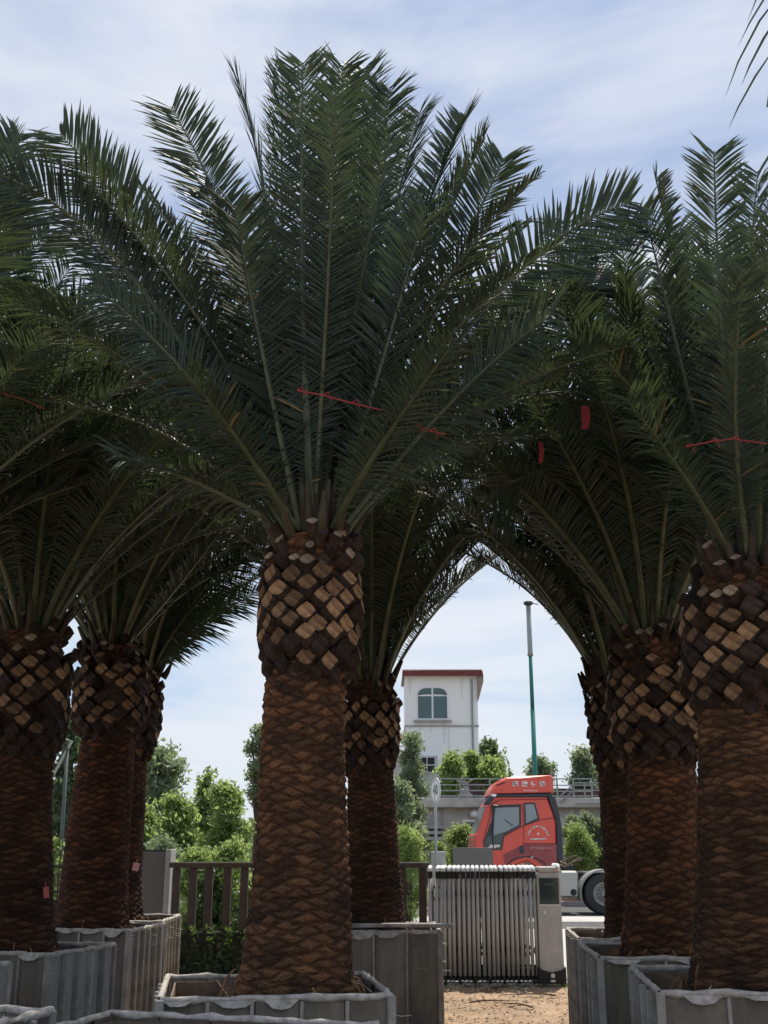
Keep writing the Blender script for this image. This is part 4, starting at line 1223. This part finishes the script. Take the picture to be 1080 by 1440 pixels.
# ------------------------------------------------------------------ house with roof terrace
YH = 40.0
hx0, hx1 = P(578, 1150, YH).x, P(905, 1150, YH).x
ho = thing('house', 'low weathered grey house with a railed roof terrace behind the truck', 'house', (hx0, YH, 0))
wh_ = hx1-hx0; ze = P(0, 1136, YH).z; zs = P(0, 1122, YH).z
MB().box(0, .15, 0, wh_, 8, ze-.002).build('wall', M['house_wall'], ho)
MB().box(-.3, -.25, ze, wh_+.3, 8.2, zs, bev=.03).build('terrace_slab', M['house_wall'], ho)
xl = lambda x, y=1150: P(x, y, YH).x-hx0
zl = lambda y: P(0, y, YH).z
MB().box(xl(600), .05, 0, xl(620.5), .149, ze-.01).build('pier', M['concrete'], ho)
for k, (x0, x1, y0, y1) in enumerate(((654.5, 676, 1156, 1170), (800, 822, 1150, 1168))):
    mb = MB().box(xl(x0)-.09, .09, zl(y1)-.09, xl(x1)+.09, .148, zl(y0)+.09).build('window', M['white'], ho)
    MB().box(xl(x0), .06, zl(y1), xl(x1), .089, zl(y0)).build('pane', M['house_dark'], mb)
    for i in range(8):
        x = xl(x0)+(xl(x1)-xl(x0))*(i+.5)/8
        MB().tube([(x, .04, zl(y1)), (x, .04, zl(y0))], .014, 5).build('bar', M['lamp_grey'], mb)
mb = MB(); q = (xl(667), -.05, zl(1145)); mb.tube([(q[0], .12, q[2]), (q[0], -.05, q[2]), (q[0]-.02, -.14, q[2]+.02)], [.04, .16, .03], 12); mb.build('wall_lamp', M['white'], ho, smooth=True)
for i, yy in enumerate((1161, 1169, 1177)):
    MB().box(xl(584), -.30-.1*i, zl(yy)-.10, xl(626), .04, zl(yy)).build('ledge', M['concrete'], ho)
MB().box(xl(583), -.2, 0, xl(600), .04, zl(1180)).build('dark_doorway', M['house_dark'], ho)
# terrace back wall, darker volumes
MB().box(xl(615), 3.0, zs+.002, xl(735), 5.0, zl(1100)+.15).build('roof_shed', M['maroon'], ho)
MB().box(xl(790), 3.2, zs+.002, xl(880), 5.0, zl(1102)).build('roof_shed', M['maroon'], ho)
def railing(x0, x1, ys, posts, y=-.1, r=.022):
    rl = MB()
    for yy in ys: rl.tube([(xl(x0), y, zl(yy)), (xl(x1), y, zl(yy))], r, 6)
    rl.build('rail', M['lamp_grey'], ho)
    for p in posts: MB().tube([(xl(p), y+.03, zs), (xl(p), y+.03, zl(ys[0])+.02)], r*1.3, 6).build('rail_post', M['lamp_grey'], ho)
railing(604, 742, (1095.5, 1104, 1112, 1119.5), (612, 648, 690, 735))
railing(778, 835, (1095.5, 1104.5, 1113, 1120), (785, 808, 834), y=-.1)
railing(808, 868, (1102, 1112, 1120, 1130), (822, 850, 857, 866), y=-.35)
mb = MB(); mb.tube([(xl(786), -.3, zl(1122)), (xl(808), -.3, zl(1102))], .03, 6); mb.tube([(xl(786), -.3, zl(1129)), (xl(808), -.3, zl(1111))], .025, 6); mb.build('stair_rail', M['lamp_grey'], ho)

# pale sculpture-like rock on the terrace edge
scu = thing('rock_ornament', 'pale jagged ornamental rock on a plinth at the terrace edge', 'ornament', (P(656, 1124, 39.6).x, 39.95, zs+.002))
s = 39.6/1600
mb = MB(); mb.box(-10*s, -.2, 0, 9*s, .2, 5*s, bev=.02); mb.build('plinth', M['concrete'], scu)
mb = MB(); mb.tube([(0, 0, 5*s), (-1*s, 0, 9*s), (1.5*s, 0, 14*s), (0*s, 0, 20*s), (-5*s, 0, 23*s), (-13*s, 0, 24*s)], [8*s, 7*s, 4*s, 4*s, 3.4*s, 1.0*s], 7, sq=.5)
mb.tube([(1*s, 0, 18*s), (7*s, 0, 24*s), (17*s, 0, 27*s)], [2*s, 1.8*s, .6*s], 6, sq=.6); mb.build('rock', M['concrete'], scu)

# ------------------------------------------------------------------ stair tower
YW = 48.0
a = P(570, 1000, YW); b = P(672, 1000, YW)
tw = thing('tower_building', 'white tiled stair tower with red roof edge and arched green window', 'building', (a.x, YW, 0))
ww = b.x-a.x; X = lambda x, y=1000: P(x, y, YW).x-a.x; Z = lambda y: P(0, y, YW).z
zr = Z(949)
MB().box(0, 0, 0, ww, 3.4, zr).build('wall', M['tile_wall'], tw)
MB().box(-.03, -.05, Z(1022), ww+.03, 3.4, Z(1020)).build('string_course', M['concrete'], tw)
# roof: projecting slab with ridged tile edge and a drooping side eave
rf = MB().box(-.12, -.28, zr+.001, ww+.22, 3.7, zr+.13).build('roof', M['concrete'], tw)
x0r, x1r = X(567)-.02, X(677)
nT = 40
tl = MB(); tl.box(-.12, -.10, 0, .0, .0, .01)
tile = None
for i in range(nT):
    x = -.12 + (ww+.34)*(i+.5)/nT
    if tile is None:
        mb = MB(); mb.tube([(0, -.30, -.02), (0, -.10, .08), (0, .3, .12)], .036, 8); tile = mb.build('roof_tile', M['roof_tile'], rf, smooth=True); o = tile
    else: o = link('roof_tile', tile.data, rf)
    o.location = (x, 0, zr+.12)
MB().box(-.13, -.31, zr-.09, ww+.23, -.27, zr+.10).build('fascia', M['roof_tile'], tw)
# right hand eave hanging down over the side
mb = MB(); 
zz = Z(985)
mb.add([(ww+.005, -.2, zr+.02), (ww+.26, -.2, zr+.02), (ww+.26, -.2, zr-.30), (ww+.03, -.2, zz), (ww+.005, -.2, zz),
        (ww+.005, 3.3, zr+.02), (ww+.26, 3.3, zr+.02), (ww+.26, 3.3, zr-.30), (ww+.03, 3.3, zz), (ww+.005, 3.3, zz)],
       [(0, 4, 3, 2, 1), (5, 6, 7, 8, 9), (1, 2, 7, 6), (2, 3, 8, 7), (3, 4, 9, 8), (0, 1, 6, 5), (4, 0, 5, 9)])
mb.build('side_eave', M['brown_soffit'], tw)
def arch(x0, x1, z0, z1, rx, rz, n=6):
    pts = [(x0, z0), (x1, z0)]
    for i in range(n+1):
        t = i/n*PI/2; pts.append((x1-rx+rx*math.cos(t), z1-rz+rz*math.sin(t)))
    for i in range(n+1):
        t = PI/2+i/n*PI/2; pts.append((x0+rx+rx*math.cos(t), z1-rz+rz*math.sin(t)))
    return pts
wx0, wx1, wz0, wz1 = X(585.5), X(631), Z(1012.5), Z(966)
wn = MB().prism(arch(wx0, wx1, wz0, wz1, .40, .38), -.05, .0).build('window', M['white'], tw)
zm = Z(978); xm = (wx0+wx1)/2
MB().prism([(wx0+.07, wz0+.07), (xm-.04, wz0+.07), (xm-.04, zm-.04), (wx0+.07, zm-.04)], -.062, -.051).build('pane', M['win_green'], wn)
MB().prism([(xm+.04, wz0+.07), (wx1-.07, wz0+.07), (wx1-.07, zm-.04), (xm+.04, zm-.04)], -.062, -.051).build('pane', M['win_green'], wn)
top = arch(wx0+.07, wx1-.07, zm+.04, wz1-.06, .34, .30)
MB().prism([p if p[0] < xm-.04 else (xm-.04, p[1]) for p in top], -.062, -.051).build('pane', M['win_green'], wn)
MB().prism([p if p[0] > xm+.04 else (xm+.04, p[1]) for p in top], -.062, -.051).build('pane', M['win_green'], wn)
MB().box(wx0-.12, -.16, wz0-.10, wx1+.12, -.002, wz0-.02).build('sill', M['concrete'], tw)
stain = mat('rain_stain', (.74, .74, .70), .9)
MB().box(X(629), -.006, Z(1060), X(632), -.001, Z(1024)).build('downpipe_stain', stain, tw)
MB().tube([(X(664), -.06, Z(1062)), (X(664), -.06, Z(955))], .045, 6).build('drain_pipe', M['lamp_grey'], tw)
for (xa, za, wa, ha) in ((590, 1012.8, .10, .75), (606, 1012.8, .07, .5), (624, 1012.8, .12, .9), (650, 949, .08, 1.1), (577, 949, .10, .8)):
    mb = MB(); mb.add([(X(xa)-wa, -.004, Z(za)-.12), (X(xa)+wa, -.004, Z(za)-.12), (X(xa)+wa*.2, -.004, Z(za)-ha-.12), (X(xa)-wa*.3, -.004, Z(za)-ha*.9-.12)], [(0, 3, 2, 1)])
    mb.build('rain_stain', stain, tw)
# lower block with a window left of the tower foot
MB().box(-.6, -1.6, 0, X(612), -.01, Z(1067)).build('lower_wall', M['house_wall'], tw)
wn = MB().box(X(586), -1.66, Z(1090), X(609), -1.602, Z(1068.5)).build('window', M['white'], tw)
for (p0, p1) in ((586.8, 597), (598.2, 608)):
    for (q0, q1) in ((1089, 1080.5), (1079, 1069.5)): MB().box(X(p0), -1.68, Z(q0), X(p1), -1.662, Z(q1)).build('pane', M['house_dark'], wn)

# ------------------------------------------------------------------ vegetation
def crown_mesh(rs, lobes, nleaf, ls, m, droop=.3, aspect=.45, shell=.55):
    """lobes: list of (cx,cy,cz,rx,ry,rz); leaves bunched in twigs through each lobe"""
    vol = np.array([l_[3]*l_[4]*l_[5] for l_ in lobes])**.67; vol /= vol.sum()
    C = []
    ntw = max(1, nleaf//9)
    for l_, v in zip(lobes, vol):
        k = max(2, int(ntw*v))
        d = rs.normal(size=(k, 3)); d /= np.linalg.norm(d, axis=1)[:, None]
        r = (shell + (1-shell)*rs.rand(k))**1.0 * (1 + .22*np.sin(d[:, 0]*7+l_[0])*np.cos(d[:, 2]*6))
        C.append(np.array(l_[:3]) + d*r[:, None]*np.array(l_[3:6]))
    C = np.concatenate(C); k = len(C)
    Lp = np.repeat(C, 9, axis=0) + rs.normal(size=(k*9, 3))*ls*1.15
    n = len(Lp)
    a = rs.normal(size=(n, 3)); a[:, 2] -= droop; a /= np.linalg.norm(a, axis=1)[:, None]
    b = np.cross(a, rs.normal(size=(n, 3))); b /= np.linalg.norm(b, axis=1)[:, None]
    s = (ls*rs.uniform(.55, 1.3, n))[:, None]
    cn = np.cross(a, b)
    V = np.zeros((n, 4, 3))
    V[:, 0] = Lp - a*s; V[:, 1] = Lp + b*s*aspect + cn*s*.15; V[:, 2] = Lp + a*s; V[:, 3] = Lp - b*s*aspect + cn*s*.15
    i = np.arange(n)*4
    F = np.concatenate([np.stack([i, i+1, i+2], 1), np.stack([i, i+2, i+3], 1)])
    return meshnp('crown', V.reshape(-1, 3), F, m)

def tree(label, x, y, zt, rx, m='tree_mid', nleaf=3500, ls=.13, seed=1, zb=.9, kind='tree', z0=0, nl=9, group='trees beyond the road', shell=.5, name='broadleaf_tree', cat='tree', conic=0, aspect=.45):
    rs = np.random.RandomState(seed)
    root = thing(name, label, cat, (x, y, z0), 0, group)
    H_ = zt - z0
    lobes = []
    for i in range(nl):
        t = (i+.5)/nl; z = zb + (H_-zb)*t*.86
        sp = rx*(1-.75*t if conic else math.sin(PI*min(1, .22+.70*t)))*.62
        a = i*2.4+seed
        r = rx*(.50 if not conic else .42*(1.15-t))*rs.uniform(.75, 1.2)
        lobes.append((math.cos(a)*sp*rs.uniform(.5, 1), math.sin(a)*sp*rs.uniform(.5, 1), z+r*.25, r, r, r*.75))
    mb = MB(); th = .028*H_+.02
    mb.tube([(0, 0, 0), (.02*H_, 0, zb+(H_-zb)*.35), (0, .01*H_, zb+(H_-zb)*.85)], [th, th*.7, th*.2], 8)
    for l_ in lobes:
        if l_[2] < zb*.6: continue
        zst = min(l_[2]*.7, zb+(H_-zb)*.6)
        mb.tube([(0, 0, zst), ((l_[0])*.6, l_[1]*.6, (zst+l_[2])/2+.05), (l_[0], l_[1], l_[2])], [th*.45, th*.3, th*.1], 5, False)
    mb.build('trunk', M['trunk'], root)
    link('crown', crown_mesh(rs, lobes, int(nleaf*1.7), ls*.76, M[m], shell=shell, aspect=aspect), root)
    return root
def treeP(label, px, pyt, D, wpx, **k):
    p = P(px, pyt, D); s = D/1600
    tree(label, p.x, D, p.z, wpx*s/2, **k)

# left group
treeP('tall airy tree just right of the slim left palm trunk', 228, 1046, 40, 92, m='tree_grey', nleaf=4200, ls=.15, seed=11, zb=1.2, nl=13, shell=.3)
treeP('bright green conical tree, tallest left of the central trunk', 292, 1058, 36, 74, m='tree_mid', nleaf=5200, ls=.13, seed=12, zb=.8, conic=1, nl=12)
treeP('spreading olive green tree close to the central trunk', 322, 1100, 32, 76, m='tree_mid', nleaf=4600, ls=.12, seed=13, zb=.7, nl=10)
treeP('thin wispy tree just left of the central trunk', 366, 1008, 44, 44, m='tree_grey', nleaf=1500, ls=.12, seed=14, zb=3.2, nl=9, shell=.2)
treeP('dark shady tree low between the left trees', 250, 1110, 33, 70, m='tree_mid', nleaf=3600, ls=.11, seed=15, zb=.6, nl=9)
treeP('tall dark open tree between the two left trunks', 102, 985, 34, 62, m='tree_dark', nleaf=2100, ls=.13, seed=16, zb=2.0, nl=10, shell=.25)
treeP('light green tree low between the two left trunks', 92, 1085, 38, 70, m='tree_lime', nleaf=3000, ls=.14, seed=17, zb=.5, nl=8)
treeP('green tree behind the grey pillar', 205, 1120, 30, 60, m='tree_mid', nleaf=3000, ls=.11, seed=18, zb=.5, nl=8)
# shrubs near fence
B_ = dict(group='bushes beyond the fence', name='bush', cat='bush')
treeP('pale flowering bush above the grey pillar', 232, 1172, 22, 62, m='tree_grey', nleaf=3400, ls=.05, seed=21, zb=.3, nl=9, **B_)
treeP('dense bright bush right behind the brown railing', 322, 1176, 24, 72, m='tree_lime', nleaf=5200, ls=.07, seed=22, zb=.2, nl=10, **B_)
treeP('round green bush behind the left end of the railing', 278, 1190, 20, 62, m='tree_mid', nleaf=4200, ls=.06, seed=23, zb=.2, nl=9, **B_)
treeP('leafy dark bush low behind the railing pickets', 300, 1222, 18.2, 84, m='hedge', nleaf=4200, ls=.07, seed=24, zb=.1, nl=9, **B_)
treeP('yellowish bush beside the iron railing', 78, 1166, 24, 50, m='tree_lime', nleaf=2500, ls=.06, seed=25, zb=.2, nl=8, **B_)
treeP('low lime bush behind the railing at the central trunk', 352, 1230, 18.6, 50, m='tree_lime', nleaf=2600, ls=.06, seed=26, zb=.1, nl=8, **B_)
# centre
treeP('tall grey-green feathery tree between palm and white tower', 578, 1010, 34, 56, m='tree_grey', nleaf=4200, ls=.10, seed=31, zb=1.2, nl=15, shell=.25, aspect=.3)
treeP('grey-green tree in front of the tower foot', 562, 1085, 31, 60, m='tree_grey', nleaf=4200, ls=.10, seed=32, zb=.5, nl=10)
treeP('bright feathery bush behind the railing near the gate', 572, 1150, 25, 62, m='tree_lime', nleaf=3600, ls=.08, seed=33, zb=.2, nl=9, aspect=.22, **B_)
treeP('bright lime bush between the road sign and the truck', 648, 1157, 36.6, 52, m='tree_lime', nleaf=5200, ls=.11, seed=34, zb=.2, nl=10, z0=.3, aspect=.28, **B_)
treeP('small bush at the foot of the speed limit sign', 618, 1172, 33.9, 26, m='tree_mid', nleaf=1500, ls=.08, seed=35, zb=.1, nl=6, aspect=.28, **B_)
# roof terrace greenery
T_ = dict(group='bushes on the roof terrace', name='terrace_bush', cat='bush')
for (lab, px, py, w_, m_, sd_, D_) in (
    ('rounded green bush on the terrace left of the middle', 634, 1060, 46, 'tree_mid', 41, 43.0),
    ('broad bright bush on the terrace above the truck windscreen', 690, 1064, 58, 'tree_lime', 42, 43.5),
    ('small bush between the two broad terrace bushes', 664, 1058, 34, 'tree_mid', 43, 44.0),
    ('pinkish green bush on the terrace behind the green pole', 757, 1062, 44, 'tree_grey', 44, 43.0)):
    p = P(px, py, D_)
    tree(lab, p.x, D_, p.z, w_*D_/1600/2, m=m_, nleaf=2600, ls=.10, seed=sd_, zb=.25, z0=zs-.02, nl=8, **T_)
treeP('dark tall tree behind the right side of the tower', 690, 1026, 56, 50, m='tree_dark', nleaf=3200, ls=.2, seed=45, zb=2, nl=10)
treeP('dark layered conifer right of the tower', 715, 1056, 50, 26, m='tree_dark', nleaf=1800, ls=.13, seed=46, zb=1, nl=10, conic=1)
treeP('dark spiky tree left of the right hand palm trunks', 818, 1040, 44, 48, m='tree_grey', nleaf=3800, ls=.12, seed=47, zb=1.5, nl=12, shell=.3)
treeP('dark tree behind the right palm trunks', 850, 1058, 47, 60, m='tree_dark', nleaf=3000, ls=.15, seed=48, zb=1, nl=9)
treeP('tree filling the gap between the two right palm trunks', 985, 1090, 40, 70, m='tree_dark', nleaf=3000, ls=.15, seed=49, zb=1, nl=9)
for i, (lab, px, py, w_, m_) in enumerate((
    ('silvery shrub on the bank right behind the truck cab', 803, 1138, 34, 'tree_grey'),
    ('grey-green shrub in the middle of the bank', 826, 1134, 36, 'tree_grey'),
    ('dark green shrub low on the bank behind the drive wheel', 815, 1160, 46, 'tree_mid'),
    ('silvery shrub at the right end of the bank', 846, 1150, 36, 'tree_grey'),
    ('shrub on the bank hidden partly by the palm trunk', 868, 1136, 40, 'tree_mid'))):
    D_ = 37.6 - .25*(i == 2)*4
    p = P(px, py, D_)
    tree(lab, p.x, D_, p.z, w_*D_/1620/2, m=m_, nleaf=2400, ls=.09, seed=60+i, zb=.1, z0=.9, nl=8, group='shrubs on the earth bank', name='shrub', cat='shrub', aspect=.3)
# distant woodland that closes the horizon
rs = np.random.RandomState(77)
lobes = []
for i in range(150):
    x = rs.uniform(-75, 75); y = rs.uniform(68, 85); r = rs.uniform(1.6, 3.0)
    lobes.append((x, y, rs.uniform(.6, 2.4), r*1.3, r, r))
o = link('far_woodland', crown_mesh(rs, lobes, 26000, .32, M['tree_dark'], shell=.6)); tag(o, 'distant belt of dark trees along the horizon', 'woodland', kind='stuff')
